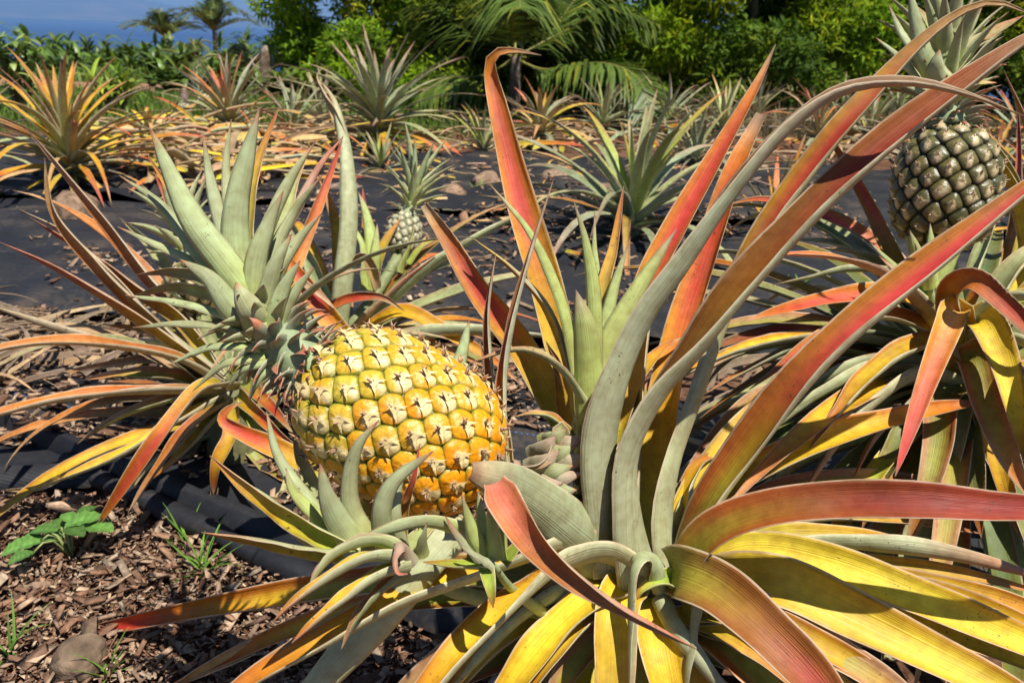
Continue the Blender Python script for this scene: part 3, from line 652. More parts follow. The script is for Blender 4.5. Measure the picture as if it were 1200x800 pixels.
def blades(n, poly, seed, h, w_, cols, label, lean=.35, name='grass'):
    r = np.random.default_rng(seed); p = scatter(n, poly, seed); p[:, 2] = ground_z(p[:, 0], p[:, 1])-.01
    hh = h*r.uniform(.45, 1.25, n); az = r.uniform(0, 6.28, n); le = r.normal(0, lean, n); wd = w_*r.uniform(.6, 1.3, n)
    d = np.stack([np.cos(az), np.sin(az), 0*az], 1); s = np.stack([-np.sin(az), np.cos(az), 0*az], 1); up = np.array([0, 0, 1.])
    m1 = p+up*(hh*.55)[:, None]+d*(le*hh*.35)[:, None]; tp = p+up*(hh*np.cos(le))[:, None]+d*(hh*np.sin(le)*1.2)[:, None]
    V = np.stack([p-s*wd[:, None], p+s*wd[:, None], m1+s*(wd*.8)[:, None], m1-s*(wd*.8)[:, None], tp], 1).reshape(-1, 3)
    q = (np.arange(n)*5)[:, None]; F = [tuple(x) for x in (q+np.array([0, 1, 2, 3])).tolist()]+[tuple(x) for x in (q+np.array([3, 2, 4])).tolist()]
    c = np.asarray(cols)[r.integers(0, len(cols), n)]*r.uniform(.7, 1.3, (n, 1)); C = np.repeat(c[:, None], 5, 1).reshape(-1, 3)
    return tag(obj(name, mesh_np(V, F, C), M_GRASS), label, 'grass', None, 'stuff')
GR = [(.10, .20, .025), (.14, .26, .03), (.08, .15, .02), (.20, .27, .05)]
blades(15000, [(-6.5, 5.3), (-1.0, 5.2), (-.1, 6.0), (.4, 8.3), (-6.5, 8.6)], 31, .11, .006, GR, 'green grass patch behind the dead yellow leaves')
blades(9000, [(-9, 9.6), (1.5, 9.5), (1.5, 13), (-10, 13)], 32, .22, .009, GR, 'green grass beyond the reddish dirt track')
blades(7000, [(.6, 6.4), (7.5, 5.8), (8.5, 7.8), (.8, 7.9)], 33, .22, .006, [(.22, .17, .10), (.28, .21, .11), (.16, .13, .07), (.18, .20, .08)], 'dry straw-coloured grass at the foot of the hedge trees')

# ---------------------------------------------------------------- rocks
def rock(px, py, wpx, hpx, col, label, seed, d=None):
    g = G(px, py); dd = (g-CAM)@FWD; sx = wpx/2*dd/FPX; sz = hpx*dd/FPX*.62
    bm = __import__('bmesh').new(); __import__('bmesh').ops.create_icosphere(bm, subdivisions=3, radius=1)
    V = np.array([v.co[:] for v in bm.verts]); F = [[v.index for v in f.verts] for f in bm.faces]; bm.free()
    nz = np.array([mnoise.fractal(Vector((p*1.1+seed).tolist()), 1, 2, 4) for p in V]); V = V*(1+.28*nz)[:, None]
    V = np.sign(V)*np.abs(V)**.85
    V = V*np.array([sx, sx*.8, sz]); V[:, 2] += sz*.45
    o = obj('rock', mesh_np(V, F, np.broadcast_to(np.asarray(col), V.shape)), M_ROCK); o.location = g; o.rotation_euler = (0, 0, seed)
    return tag(o, label, 'rock')
rock(97, 786, 66, 48, (.21, .145, .095), 'rounded brown rock half sunk in wood chips below a folded red leaf tip', 1.3)
rock(90, 262, 62, 42, (.24, .155, .10), 'brown rock at the foot of the red and yellow plant', 2.1)
rock(62, 282, 13, 9, (.22, .14, .09), 'small brown pebble in front of the brown rock on cloth', 4.1)
rock(405, 232, 46, 22, (.30, .22, .16), 'flat pale rock behind the small yellowish plant on cloth', 3.7)
rock(530, 238, 44, 24, (.28, .18, .115), 'tan rock beside the small crowned fruit on cloth', 5.2)
rock(572, 226, 38, 26, (.26, .17, .11), 'reddish tan rock beside the tall red leaf', 6.4)
rock(650, 216, 44, 18, (.28, .19, .125), 'flat tan rock in front of the mid-field green plant', 7.9)
rock(702, 232, 40, 20, (.25, .165, .11), 'brown rock right at the mid-field green plant', 9.1)
rock(545, 346, 44, 44, (.10, .08, .065), 'dark rock between the spreading plant and the red leaf', 8.3)
rock(890, 202, 22, 14, (.30, .2, .13), 'small tan rock behind the upright yellow leaves', 10.2)
rock(915, 196, 15, 14, (.28, .19, .13), 'tiny tan rock next to the small tan rock', 11.5)
rock(562, 398, 34, 16, (.16, .13, .11), 'grey-brown stone in shade behind the ripe pineapple', 12.9)

# ================================================================== trees, palms and shrubs behind
def leaf_cloud(centers, radii, n, ll, lw, cols, seed, droop=.25, shell=.55):
    """n small pointed leaves spread through clumps (shells with gaps)"""
    r = np.random.default_rng(seed); centers = np.asarray(centers); radii = np.asarray(radii)
    w_ = radii**2/np.sum(radii**2); ci = r.choice(len(centers), n, p=w_)
    d = nrm(r.normal(size=(n, 3))); rad = radii[ci]*(shell+(1-shell)*r.uniform(0, 1, n)**.6)*r.uniform(.75, 1.12, n)
    p = centers[ci]+d*rad[:, None]*np.array([1, 1, .8])
    ax = nrm(d*.7+r.normal(size=(n, 3))*.7+np.array([0, 0, -droop])); nn = nrm(d*.9+np.array([0, -.15, .45])+r.normal(size=(n, 3))*.5)
    s = nrm(np.cross(ax, nn)); nn = np.cross(s, ax); L_ = ll*r.uniform(.6, 1.3, n); W_ = lw*r.uniform(.7, 1.2, n)
    V = np.stack([p, p+ax*(L_*.45)[:, None]+s*W_[:, None]*.5+nn*(W_*.12)[:, None], p+ax*L_[:, None]-nn*(L_*.14)[:, None], p+ax*(L_*.45)[:, None]-s*W_[:, None]*.5+nn*(W_*.12)[:, None]], 1).reshape(-1, 3)
    q = (np.arange(n)*4)[:, None]; F = np.vstack([q+np.array([0, 1, 2]), q+np.array([0, 2, 3])])
    cl = np.asarray(cols); base = cl[(ci*7+seed) % len(cl)]; c = base*r.uniform(.65, 1.35, (n, 1))
    yel = r.uniform(size=n) < .06; c[yel] = c[yel]*np.array([1.9, 1.35, .9])
    return V, F, np.repeat(c[:, None], 4, 1).reshape(-1, 3)
def tree(name, label, x, y, h, rad, n, cols, seed, ll=.085, lw=.024, group=None, low=.08, trunk=.05, cat='tree', droop=.25, nclump=46, mound=False):
    r = np.random.default_rng(seed); z0 = float(ground_z(x, y)); rt = empty(name, (x, y, z0-.02), label, cat, group)
    mb = MB(); cent = []; rr = []
    nl = 7
    for i in range(nl):
        az = i*2.4+r.uniform(-.3, .3); b0 = np.array([0, 0, h*r.uniform(.05, .45)]); tip = np.array([math.cos(az)*rad*r.uniform(.45, .85), math.sin(az)*rad*r.uniform(.45, .85), h*r.uniform(.45, .95)])
        pth = spline([b0, b0*.4+tip*.6+np.array([0, 0, -.08*h]), tip], 8)
        mb.add(*tube(pth, np.linspace(trunk*.55, trunk*.1, 8), 6, (.14, .10, .07)))
    mb.add(*tube(spline([(0, 0, -.05), (r.uniform(-.05, .05), 0, h*.4), (r.uniform(-.1, .1), .05, h*.85)], 8), np.linspace(trunk, trunk*.3, 8), 8, (.15, .11, .08)))
    obj('trunk', mb.mesh(), M_BARK, rt)
    for i in range(nclump):
        a = r.uniform(0, 6.28); zz = low+(1-low)*r.uniform(0, 1)**.9; q = rad*math.sqrt(max(.05, 1-((zz-.5)/.62)**2))*r.uniform(.45, 1.0)
        if mound: q = rad*float(np.interp(zz, [0, .12, .3, .6, 1], [.95, 1.0, .94, .78, .40]))*r.uniform(.62, 1.0)
        cent.append([math.cos(a)*q, math.sin(a)*q, zz*h]); rr.append(rad*r.uniform(.17, .34))
    V, F, C = leaf_cloud(cent, rr, n, ll, lw, cols, seed, droop)
    V[:, 2] = np.maximum(V[:, 2], .03)
    obj('crown', mesh_np(V, F, C, None, False), M_TREE, rt)
    return rt
TG = [(0.248, 0.389, 0.014), (0.189, 0.319, 0.014), (0.307, 0.437, 0.017), (0.118, 0.201, 0.014), (0.212, 0.354, 0.019)]
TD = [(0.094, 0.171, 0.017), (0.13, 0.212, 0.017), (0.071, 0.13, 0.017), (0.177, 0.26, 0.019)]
TY = [(0.342, 0.401, 0.014), (0.248, 0.342, 0.014), (0.366, 0.401, 0.035), (0.153, 0.236, 0.014)]
hz = [(-1.7, 9.2, 3.3, 1.05, TG, 'bright green bushy tree at the hedge end beside the pale driftwood stump'), (-.4, 9.0, 3.3, 1.3, TY, 'yellowish-green bushy tree behind the large grey-green pineapple plant'),
      (.95, 9.4, 3.4, 1.35, TG, 'green bushy tree directly behind the young coconut palm'), (2.4, 8.8, 3.2, 1.3, TY, 'yellow-green bamboo-like bushy tree right behind the drooping palm frond'),
      (3.8, 9.2, 3.0, 1.3, TG, 'mid green bushy tree beyond the tall curled leaf tips'), (5.2, 8.6, 2.8, 1.3, TY, 'yellow-green bushy tree behind the crown of the green pineapple'),
      (6.8, 8.8, 3.0, 1.4, TG, 'green bushy tree at the hedge end beyond the yellow-leaved plant')]
for i, (x, y, h, rd, cl, lb) in enumerate(hz):
    tree('hedge_tree', lb, x, y, h, rd, 38000, cl, 40+i, ll=.10, lw=.027, nclump=80, low=.02, mound=True, group='bushy trees of the hedge')
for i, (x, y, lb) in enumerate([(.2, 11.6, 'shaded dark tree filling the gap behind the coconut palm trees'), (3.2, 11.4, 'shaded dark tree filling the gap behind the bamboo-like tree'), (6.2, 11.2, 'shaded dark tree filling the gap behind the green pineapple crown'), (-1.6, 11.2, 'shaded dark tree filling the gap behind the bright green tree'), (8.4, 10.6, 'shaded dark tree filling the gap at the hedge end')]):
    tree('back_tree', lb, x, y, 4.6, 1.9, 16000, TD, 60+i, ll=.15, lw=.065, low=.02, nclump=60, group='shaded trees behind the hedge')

for i, (x, y, h) in enumerate([(-1.3, 8.1, .6), (-.3, 8.2, .7), (1.0, 8.2, .9), (2.3, 7.9, .8), (3.5, 8.2, 1.0), (4.7, 7.8, .8), (5.9, 7.9, 1.0), (7.0, 7.6, .9)]):
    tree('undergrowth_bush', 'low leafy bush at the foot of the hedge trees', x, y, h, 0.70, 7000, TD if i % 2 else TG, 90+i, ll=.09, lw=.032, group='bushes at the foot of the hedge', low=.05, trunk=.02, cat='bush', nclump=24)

def frond(mb, pts, wid, nl, seed, col=(.09, .14, .02), hang=.6, rach=(.28, .26, .06), rr=.014, lw=.026):
    """one palm frond: midrib with leaflets either side"""
    r = np.random.default_rng(seed); ax = spline(pts, 40); T = nrm(np.gradient(ax, axis=0))
    mb.add(*tube(ax, np.linspace(rr, rr*.2, 40), 5, rach))
    for i in range(nl):
        f = .12+.88*i/(nl-1); x = f*39; j = min(int(x), 38); p = ax[j]+(ax[j+1]-ax[j])*(x-j); t = T[j]
        S = nrm(np.cross(t, [0, 0, 1.])); Nn = np.cross(S, t)
        le = wid*math.sin(math.pi*min(1, (f*.86+.10)))**.7*r.uniform(.85, 1.1)
        for sg in (-1, 1):
            d = nrm(S*sg*r.uniform(.7, .95)+t*r.uniform(.45, .75)+Nn*r.uniform(.0, .35)); w_ = nrm(np.cross(d, Nn))*wid*lw
            m1 = p+d*le*.5+np.array([0, 0, -hang*.12*le]); tp = p+d*le*.92+np.array([0, 0, -hang*le*r.uniform(.35, .7)])
            c = np.asarray(col)*r.uniform(.7, 1.35)
            if r.uniform() < .12: c = c*np.array([2.2, 1.5, 1])
            mb.add([p-w_*.5, p+w_*.5, m1+w_, m1-w_, tp], [(0, 1, 2, 3), (3, 2, 4)], c)
def palm(name, label, loc, fronds, trunk_h, wid, nl, seed, tr=.06, col=(.09, .14, .02), hang=.6, group=None, lw=.026):
    rt = empty(name, loc, label, 'palm tree', group); loc = np.asarray(loc, float); r = np.random.default_rng(seed)
    mb = MB(); z = np.linspace(-.03, trunk_h, 12); mb.add(*tube(np.c_[.02*np.sin(z*3), 0*z, z], tr*(1.15-.3*z/max(trunk_h, .1))*(1+.06*np.cos(np.arange(12)*np.pi)), 10, (.20, .155, .11)))
    obj('trunk', mb.mesh(), M_BARK, rt)
    for i, f in enumerate(fronds):
        m = MB(); frond(m, np.asarray(f)-loc, wid, nl, seed+i, col if i % 3 else np.asarray(col)*1.25, hang, lw=lw, rr=.014 if lw < .04 else .03)
        obj('frond', m.mesh(sm=False), M_PALM, rt)
    return rt
pb = G(600, 138); pd = float((pb-CAM)@FWD); hub = np.array([pb[0], pb[1], .50])
def Q(px, py, dd): return P(px, py, pd+dd)
fr = [[hub, Q(640, 82, -.3), Q(705, 74, -.7), Q(748, 92, -.9), Q(762, 132, -1.0)], [hub, Q(655, 40, -.1), Q(715, 12, -.2), Q(768, 28, -.3)], [hub, Q(610, 20, 0), Q(640, -50, .3), Q(700, -90, .5)],
      [hub, Q(570, 88, -.2), Q(525, 92, -.4), Q(490, 112, -.5)], [hub, Q(585, 30, .1), Q(560, -30, .3), Q(520, -60, .4)], [hub, Q(575, 50, .1), Q(530, 10, .3), Q(480, 10, .4)],
      [hub, Q(600, 30, -.5), Q(606, -10, -1.0), Q(610, 10, -1.4)], [hub, Q(640, 70, .4), Q(690, 40, .9), Q(740, 60, 1.2)], [hub, Q(612, 55, -.2), Q(620, 0, -.3), Q(600, -60, -.3)], [hub, Q(630, 60, 0), Q(680, -5, .1), Q(740, -30, .2)]]
palm('coconut_palm', 'young coconut palm with long arching fronds in front of the hedge trees', pb, fr, .52, .60, 105, 70, .055, (.075, .115, .018), 1.05)
def palm_at(name, label, px, py_top, y, hub_h, fl, nf, seed, group, col=(.075, .11, .03), hang=.5, nl=26):
    v = P(px, 40, 1)-CAM; x = v[0]*y/v[1]; z0 = float(ground_z(x, y)); zt = CAMH+(P(px, py_top, 1)-CAM)[2]*y/v[1]
    loc = np.array([x, y, z0]); hb = np.array([x, y, zt-fl*.75]); r = np.random.default_rng(seed); F_ = []
    for i in range(nf):
        a = i*2.4+r.uniform(-.3, .3); e = r.uniform(.35, 1.45); d = np.array([math.cos(a), math.sin(a), 0]); L_ = fl*r.uniform(.85, 1.1)
        F_.append([hb, hb+(d*math.cos(e)+np.array([0, 0, math.sin(e)]))*L_*.5, hb+(d*math.cos(e)*1.25+np.array([0, 0, math.sin(e)*.8]))*L_*.85, hb+(d*(math.cos(e)*1.3+.25)+np.array([0, 0, math.sin(e)*.55-.1]))*L_])
    return palm(name, label, loc, F_, zt-fl*.75-z0, fl*.3, nl, seed, .09, col, hang, group, .05)
palm_at('coconut_palm', 'coconut palm with upright fan of fronds above the hedge row', 193, 10, 30, 1, 1.25, 19, 81, 'distant palms', (.06, .095, .02), .15, 34)
palm_at('coconut_palm', 'taller coconut palm with drooping fronds next to the bushy hedge tree', 251, -2, 30, 1, 1.45, 17, 83, 'distant palms', (.06, .095, .02), .15, 34)
palm_at('feathery_palm', 'low feathery grey-green palm behind the pale driftwood stump', 285, 52, 10.5, 1, .62, 14, 85, None, (.12, .15, .07), .6)
palm_at('feathery_palm', 'small feathery palm in the hedge row beside the two coconut palms', 222, 44, 16.0, 1, .55, 12, 87, None, (.08, .12, .03), .6)

def shrub(name, label, px, y, top, nl, ll, lw, cols, seed, group=None, parts=False, width=.5):
    """shrub of long drooping blade leaves on several stems"""
    v = P(px, 60, 1)-CAM; x = v[0]*y/v[1]; z0 = float(ground_z(x, y)); zt = CAMH+(P(px, top, 1)-CAM)[2]*y/v[1]; h = max(.25, zt-z0)
    rt = empty(name, (x, y, z0-.02), label, 'shrub', group); r = np.random.default_rng(seed); mb = MB(); st = MB(); ns = 9
    tips = []
    for i in range(ns):
        a = i*2.4; tp = np.array([math.cos(a)*width*r.uniform(.1, .9), math.sin(a)*width*r.uniform(.1, .9), h*r.uniform(.55, .92)]); tips.append(tp)
        st.add(*tube(spline([(tp[0]*.2, tp[1]*.2, 0), tp*.55, tp], 6), np.linspace(.02, .008, 6), 5, (.14, .13, .06)))
    obj('stem', st.mesh(), M_BARK, rt)
    for i in range(nl):
        tp = tips[i % ns]; f = r.uniform(.25, 1); b = tp*f*np.array([1, 1, 1]); a = r.uniform(0, 6.28); e0 = r.uniform(10, 80); L_ = ll*r.uniform(.6, 1.15)
        vv = np.linspace(0, 1, 6); e = np.radians(e0-r.uniform(40, 100)*vv); d = np.stack([np.cos(e)*math.cos(a), np.cos(e)*math.sin(a), np.sin(e)], 1)
        pth = b+np.vstack([np.zeros(3), np.cumsum(d[:-1]*L_/5, axis=0)]); S = np.array([-math.sin(a), math.cos(a), 0])*lw*.5
        wv = np.sin(np.pi*(vv*.93+.05))**.7; c = np.asarray(cols[r.integers(len(cols))])*r.uniform(.65, 1.3)
        Nn = np.cross(d, S/np.linalg.norm(S))
        V = np.concatenate([pth-S*wv[:, None]+Nn*-.15*lw*wv[:, None], pth, pth+S*wv[:, None]+Nn*-.15*lw*wv[:, None]])
        F = [(k, k+1, 6+k+1, 6+k) for k in range(5)]+[(6+k, 6+k+1, 12+k+1, 12+k) for k in range(5)]
        mb.add(V, F, c)
    obj('foliage', mb.mesh(), M_PALM, rt)
    return rt
HG = [(.09, .16, .02), (.12, .20, .025), (.06, .11, .02), (.14, .19, .03)]
for i, (px, y, top) in enumerate([(-40, 17, 50), (40, 17.5, 44), (75, 16.5, 50), (112, 18, 41), (150, 17, 47), (188, 18, 42), (225, 17, 50), (262, 18.5, 44), (300, 17.5, 42), (340, 17, 46), (60, 15.2, 66), (130, 15, 64), (205, 15.2, 66), (270, 15, 64)]):
    shrub('hedge_shrub', 'leafy green shrub in the low hedge row between the dirt track and the sea', px, y, top-11, 230, .36, .085, HG, 100+i, 'shrubs of the low hedge row', width=.62)
shrub('ti_shrub', 'bright yellow-green strap-leaved clump between the red-tipped plant and the grass', 128, 6.6, 84, 110, .26, .034, [(.26, .36, .03), (.34, .40, .04), (.18, .28, .03)], 130, width=.30)
shrub('ti_shrub', 'light green leafy bush with upright tip behind the red and yellow plant', 12, 6.0, 24, 170, .15, .045, [(.20, .29, .06), (.13, .22, .04), (.27, .34, .09)], 132, width=.24)
for i, (px, y, top, lb) in enumerate([(60, 10.4, 66, 'dark leafy shrub beyond the dirt track behind the red and yellow plant'), (165, 10.6, 64, 'leafy shrub beyond the grass beside the yellow-green strap-leaved clump'), (200, 8.3, 80, 'low leafy shrub in the grass behind the bare-topped small fruit'), (262, 8.6, 76, 'leafy shrub in the grass right before the driftwood stump'), (330, 8.4, 84, 'low shrub at the foot of the bright green tree')]):
    shrub('leafy_shrub', lb, px, y, top, 190, .24, .06, HG, 150+i, width=.42)
shrub('low_bush', 'soft green bush at the end of the hedge trees behind the twin small fruits', 222, 9.2, 84, 200, .16, .03, [(.12, .19, .03), (.10, .16, .03)], 134, width=.4)

# pale driftwood stump, white marker and far small things
rt = empty('driftwood_stump', G(312, 112), 'pale weathered driftwood stump standing before the bright green tree', 'stump'); mb = MB(); r = np.random.default_rng(3)
k = 14; zz = np.linspace(-.03, .50, 16); th = np.linspace(0, 2*np.pi, k, endpoint=False)
R0 = .060*(1.25-.75*(zz/.5)**1.2); V = []
for i, z in enumerate(zz):
    for j, t_ in enumerate(th):
        q = R0[i]*(1+.22*math.sin(3*t_+z*6)+.12*math.sin(7*t_+z*19)+r.uniform(-.05, .05)); V.append((q*math.cos(t_)+.04*z, q*math.sin(t_), z))
F = [(i*k+j, i*k+(j+1) % k, (i+1)*k+(j+1) % k, (i+1)*k+j) for i in range(15) for j in range(k)]+[tuple(15*k+j for j in range(k))]
mb.add(V, F, [(.17, .12, .085)]*(14*k)+[(.42, .34, .27)]*(2*k)); obj('trunk', mb.mesh(), M_BARK, rt)
mb = MB(); mb.add(*tube(spline([(-.03, -.03, .26), (-.10, -.05, .31), (-.11, -.05, .38)], 10), np.linspace(.022, .010, 10), 7, (.26, .21, .17))); obj('branch_stub', mb.mesh(), M_BARK, rt)

# ================================================================== pineapple plants
def base_of(px, py, d):
    p = P(px, py, d); return np.array([p[0], p[1], 0.0])
# ---------------------------------------------------------------- the nearest plant, with the ripe leaning fruit
A = empty('pineapple_plant', base_of(770, 690, .74), 'large pineapple plant bearing the ripe golden fruit that leans over, long yellow and red leaves', 'pineapple plant')
mb = MB(); h0 = P(765, 690, .74); zz = spline([origin(A), (origin(A)+h0)/2+np.array([.01, 0, 0]), h0+np.array([0, 0, -.01])], 10)
mb.add(*tube(zz, np.array([.05, .048, .045, .045, .042, .04, .036, .03, .024, .016]), 12, (.17, .16, .07))); obj('stem', mb.mesh(origin(A)), M_STEM, A)
# tall leaves
leaf(A, 'br', 78, (132, 124, 96, 78, 74), (34, 50, 60, 70, 80), '722,668,70 714,600,68 712,535,66 724,470,65 757,385,64 805,315,63 860,232,62 920,160,61 985,112,60 1060,100,59 1130,112,58 1200,136,58', p=2.0)
leaf(A, 'bo', 88, (138, 90, 58, 52, 52), (30, 45, 60, 62, 62), '756,690,70 744,600,68 745,535,67 775,470,66 822,412,65 880,335,64 960,248,63 1050,165,62 1130,102,61 1215,42,60 1280,20,60', p=3.0)
leaf(A, 'fo', 66, (110, 100, 80, 50, 50, 55), (30, 40, 55, 60, 58, 70), '790,690,74 784,610,74 795,540,75 822,465,76 852,380,77 900,275,77 967,180,76 1037,98,75 1083,50,74 1128,16,73 1168,5,72 1215,20,72', p=2.6)
leaf(A, 'rd', 56, (60, 45, 38, 40), (40, 52, 48), '742,600,76 745,470,79 760,350,81 795,270,82 850,170,83 888,100,84 909,52,85', p=2.4)
leaf(A, 'rd', 58, (40, 30, 30), (40, 50, 40), '772,640,78 778,500,81 802,385,83 832,292,84 862,200,85 893,134,86', blunt=.45)
leaf(A, 'g1', 76, (62, 54, 52, 52), (40, 60, 60), '800,680,72 832,600,70 880,530,69 940,452,67 1000,392,66 1080,325,65 1150,268,64 1230,205,63 1300,160,63', p=3.2)
leaf(A, 'yy', 50, (40, 25, 20), (35, 50, 50), '795,660,76 815,590,77 845,540,78 890,488,80 960,425,82 1030,370,84', p=2.4)
leaf(A, 'mr_shade', 55, (45, 22, 15, 12), (30, 45, 45), '800,690,70 815,645,68 850,615,66 910,596,64 990,588,62 1080,588,60 1160,594,59 1240,600,58 1340,625,58', p=3.6)
leaf(A, 'yo', 52, (60, 38, 35, 35), (40, 55, 55), '815,640,76 850,580,77 905,545,78 980,512,80 1050,492,82 1110,478,84 1165,470,86', p=2.6)
leaf(A, 'ol', 50, (60, 40, 30), (40, 50, 50), '805,650,76 812,580,79 845,520,82 880,470,84 930,440,86', p=2.0)
leaf(A, 'gg', 34, (100, 90, 80), (40, 55, 55), '785,680,74 800,600,78 840,535,82 900,475,86 980,420,88', p=2.0)
leaf(A, 'yo', 44, (90, 60, 40), (40, 55, 55), '808,660,75 806,590,77 820,545,78 850,530,79', p=2.0)
# folded leaf: its grey foot, and the pink end hanging back over
leaf(A, 'gg', 84, (172, 174, 176), (36, 32, 34), '720,665,71 680,630,66 630,590,60 590,565,56 553,552,535e-1', blunt=.35, p=3.4)
leaf(A, 'uf', 50, (10, -25, -55, -70), (35, 55, 75, 80), '580,566,54 594,590,52 624,632,51 668,672,505e-1 730,712,50 780,740,50 816,760,50', p=1.5, base=.6)
# lower leaves reaching left and towards the bottom edge
leaf(A, 'yo', 70, (-115, -88, -62, -52), (35, 46, 52, 50), '748,668,72 705,641,70 655,646,66 608,660,62 545,682,58 460,712,55 375,756,53 290,803,52 200,870,52', p=3.6)
leaf(A, 'yo', 80, (-115, -88, -58, -46), (35, 46, 52, 50), '750,676,70 708,655,68 662,666,64 624,692,60 577,735,57 530,782,55 480,845,54 420,925,54', p=3.6)
leaf(A, 'yy', 60, (-60, -35, -28), (35, 55, 55), '735,690,70 700,702,68 660,735,67 620,782,66 580,840,66 520,930,67', p=3.0)
leaf(A, 'yy', 58, (0, 5, 5), (40, 45, 40), '742,678,71 726,700,68 721,740,66 720,790,65 716,860,65 705,950,66', p=3.0)
leaf(A, 'yy', 60, (10, 10, 5), (40, 50, 50), '762,700,71 768,735,69 776,775,67 788,830,66 800,900,66', p=3.0)
leaf(A, 'gg', 34, (150, 90, 60), (30, 50, 55), '778,690,70 768,660,68 752,652,665e-1 741,668,65 738,700,645e-1 738,760,64 737,830,64', p=3.0)
leaf(A, 'lg', 44, (-20, -30, -40), (40, 70, 80), '800,690,71 780,680,69 755,690,68 745,705,68', p=1.6)
leaf(A, 'gg', 30, (120, 100, 90), (40, 60, 60), '800,700,70 812,690,68 812,720,67 806,770,66 800,830,66', p=2.6)
leaf(A, 'bo', 70, (-10, 8, 10, 10), (34, 42, 42), '785,668,70 805,672,67 845,692,65 905,745,62 965,808,60 1030,890,59', p=3.4)
leaf(A, 'yy', 56, (0, 12, 16, 14), (34, 46, 46), '810,690,72 850,655,71 905,648,70 990,668,68 1080,702,66 1160,735,65 1250,775,64 1340,830,64', p=3.4)
leaf(A, 'yy', 68, (0, 12, 16, 12), (34, 46, 46), '812,700,71 850,678,70 915,682,68 1000,722,66 1090,766,64 1180,812,62 1290,880,61', p=3.4)
leaf(A, 'ol', 56, (20, 20, 16), (40, 48, 46), '820,715,70 870,712,68 940,745,66 1020,790,64 1110,850,63', p=3.2)
leaf(A, 'ye', 44, (60, 120, 150), (40, 55, 55), '825,690,75 890,652,75 970,640,74 1060,645,74 1140,657,74 1230,680,74', p=3.2)
leaf(A, 'yy', 50, (20, 15, 14), (40, 48, 46), '830,700,73 930,690,72 1020,690,71 1110,703,70 1210,738,69 1290,780,69', p=3.2)
leaf(A, 'yo', 52, (15, 15, 14), (40, 48, 46), '830,715,72 930,715,70 1030,745,68 1130,785,67 1230,840,66', p=3.2)
leaf(A, 'ye', 46, (40, 30, 25), (40, 48, 46), '830,675,76 890,640,77 960,632,77 1030,636,78 1110,648,79', p=2.4)
leaf(A, 'lr', 34, (-30, -20, -10), (40, 60, 60), '800,715,70 840,730,68 890,760,66 940,800,65 1000,860,64', p=3.0)
leaf(A, 'ol', 60, (10, 10, 10), (40, 50, 50), '810,720,71 850,750,69 900,800,68 960,870,67', p=3.0)
leaf(A, 'ol', 52, (0, 0, 0), (40, 50, 50), '790,720,73 800,760,73 820,810,73 850,880,74', p=3.0)
leaf(A, 'gg', 50, (-120, -95, -85), (35, 58, 60), '740,690,73 690,676,72 640,690,72 590,720,73 540,770,75 490,840,77', p=3.0)
leaf(A, 'ol', 56, (-60, -55, -50), (35, 58, 60), '735,700,74 670,700,74 600,720,75 540,760,76 480,810,77 400,880,78', p=3.0)
leaf(A, 'ol', 52, (-40, -35, -30), (35, 58, 60), '735,705,73 690,730,73 650,770,74 610,830,75', p=3.0)
leaf(A, 'dg', 52, (-20, -20, -20), (35, 58, 60), '745,710,74 715,750,75 690,800,76 670,860,77', p=3.0)
leaf(A, 'dg', 52, (-80, -70, -60), (35, 58, 60), '735,700,76 660,705,78 570,735,80 500,790,82', p=3.0)
leaf(A, 'gg', 56, (178, 172, 170), (35, 45, 45), '552,606,60 520,630,58 488,667,57 445,717,565e-1 400,768,565e-1 360,815,57 310,880,58', p=3.4, base=.7)
for a in [('yo', 44, (20, 18, 16), 50, '825,700,74 900,668,73 1000,676,72 1100,690,71 1200,712,70 1300,760,70'), ('ye', 40, (120, 130, 140), 50, '825,705,73 920,700,71 1020,722,69 1120,765,67 1220,815,66'), ('yy', 46, (10, 10, 10), 50, '815,725,70 880,745,68 960,790,66 1050,850,65'),
          ('gg', 38, (140, 130, 120), 52, '820,720,71 890,728,69 980,765,67 1070,815,66'), ('ol', 46, (-20, -20, -20), 54, '740,705,72 700,745,71 665,790,70 630,850,70'), ('gg', 40, (-130, -110, -100), 52, '735,700,73 680,715,72 630,755,71 585,810,70'),
          ('yo', 44, (-50, -45, -40), 54, '735,700,74 665,712,73 600,745,72 540,800,72 480,870,72'), ('ol', 50, (5, 5, 5), 48, '755,715,72 750,760,71 752,800,71 760,860,71'), ('yo', 44, (10, 10, 8), 50, '785,715,72 795,755,71 815,800,70 845,860,70'),
          ('gg', 34, (60, 80, 90), 52, '812,650,77 850,590,80 900,550,83 960,520,86 1030,505,89'), ('ol', 38, (50, 40, 40), 52, '812,660,78 870,600,81 940,570,84 1020,560,87 1100,560,90'), ('ye', 36, (60, 50, 40), 52, '815,665,78 890,618,80 970,606,82 1060,610,84 1150,625,86')]:
    leaf(A, a[0], a[1], a[2], a[3], a[4], p=2.8)
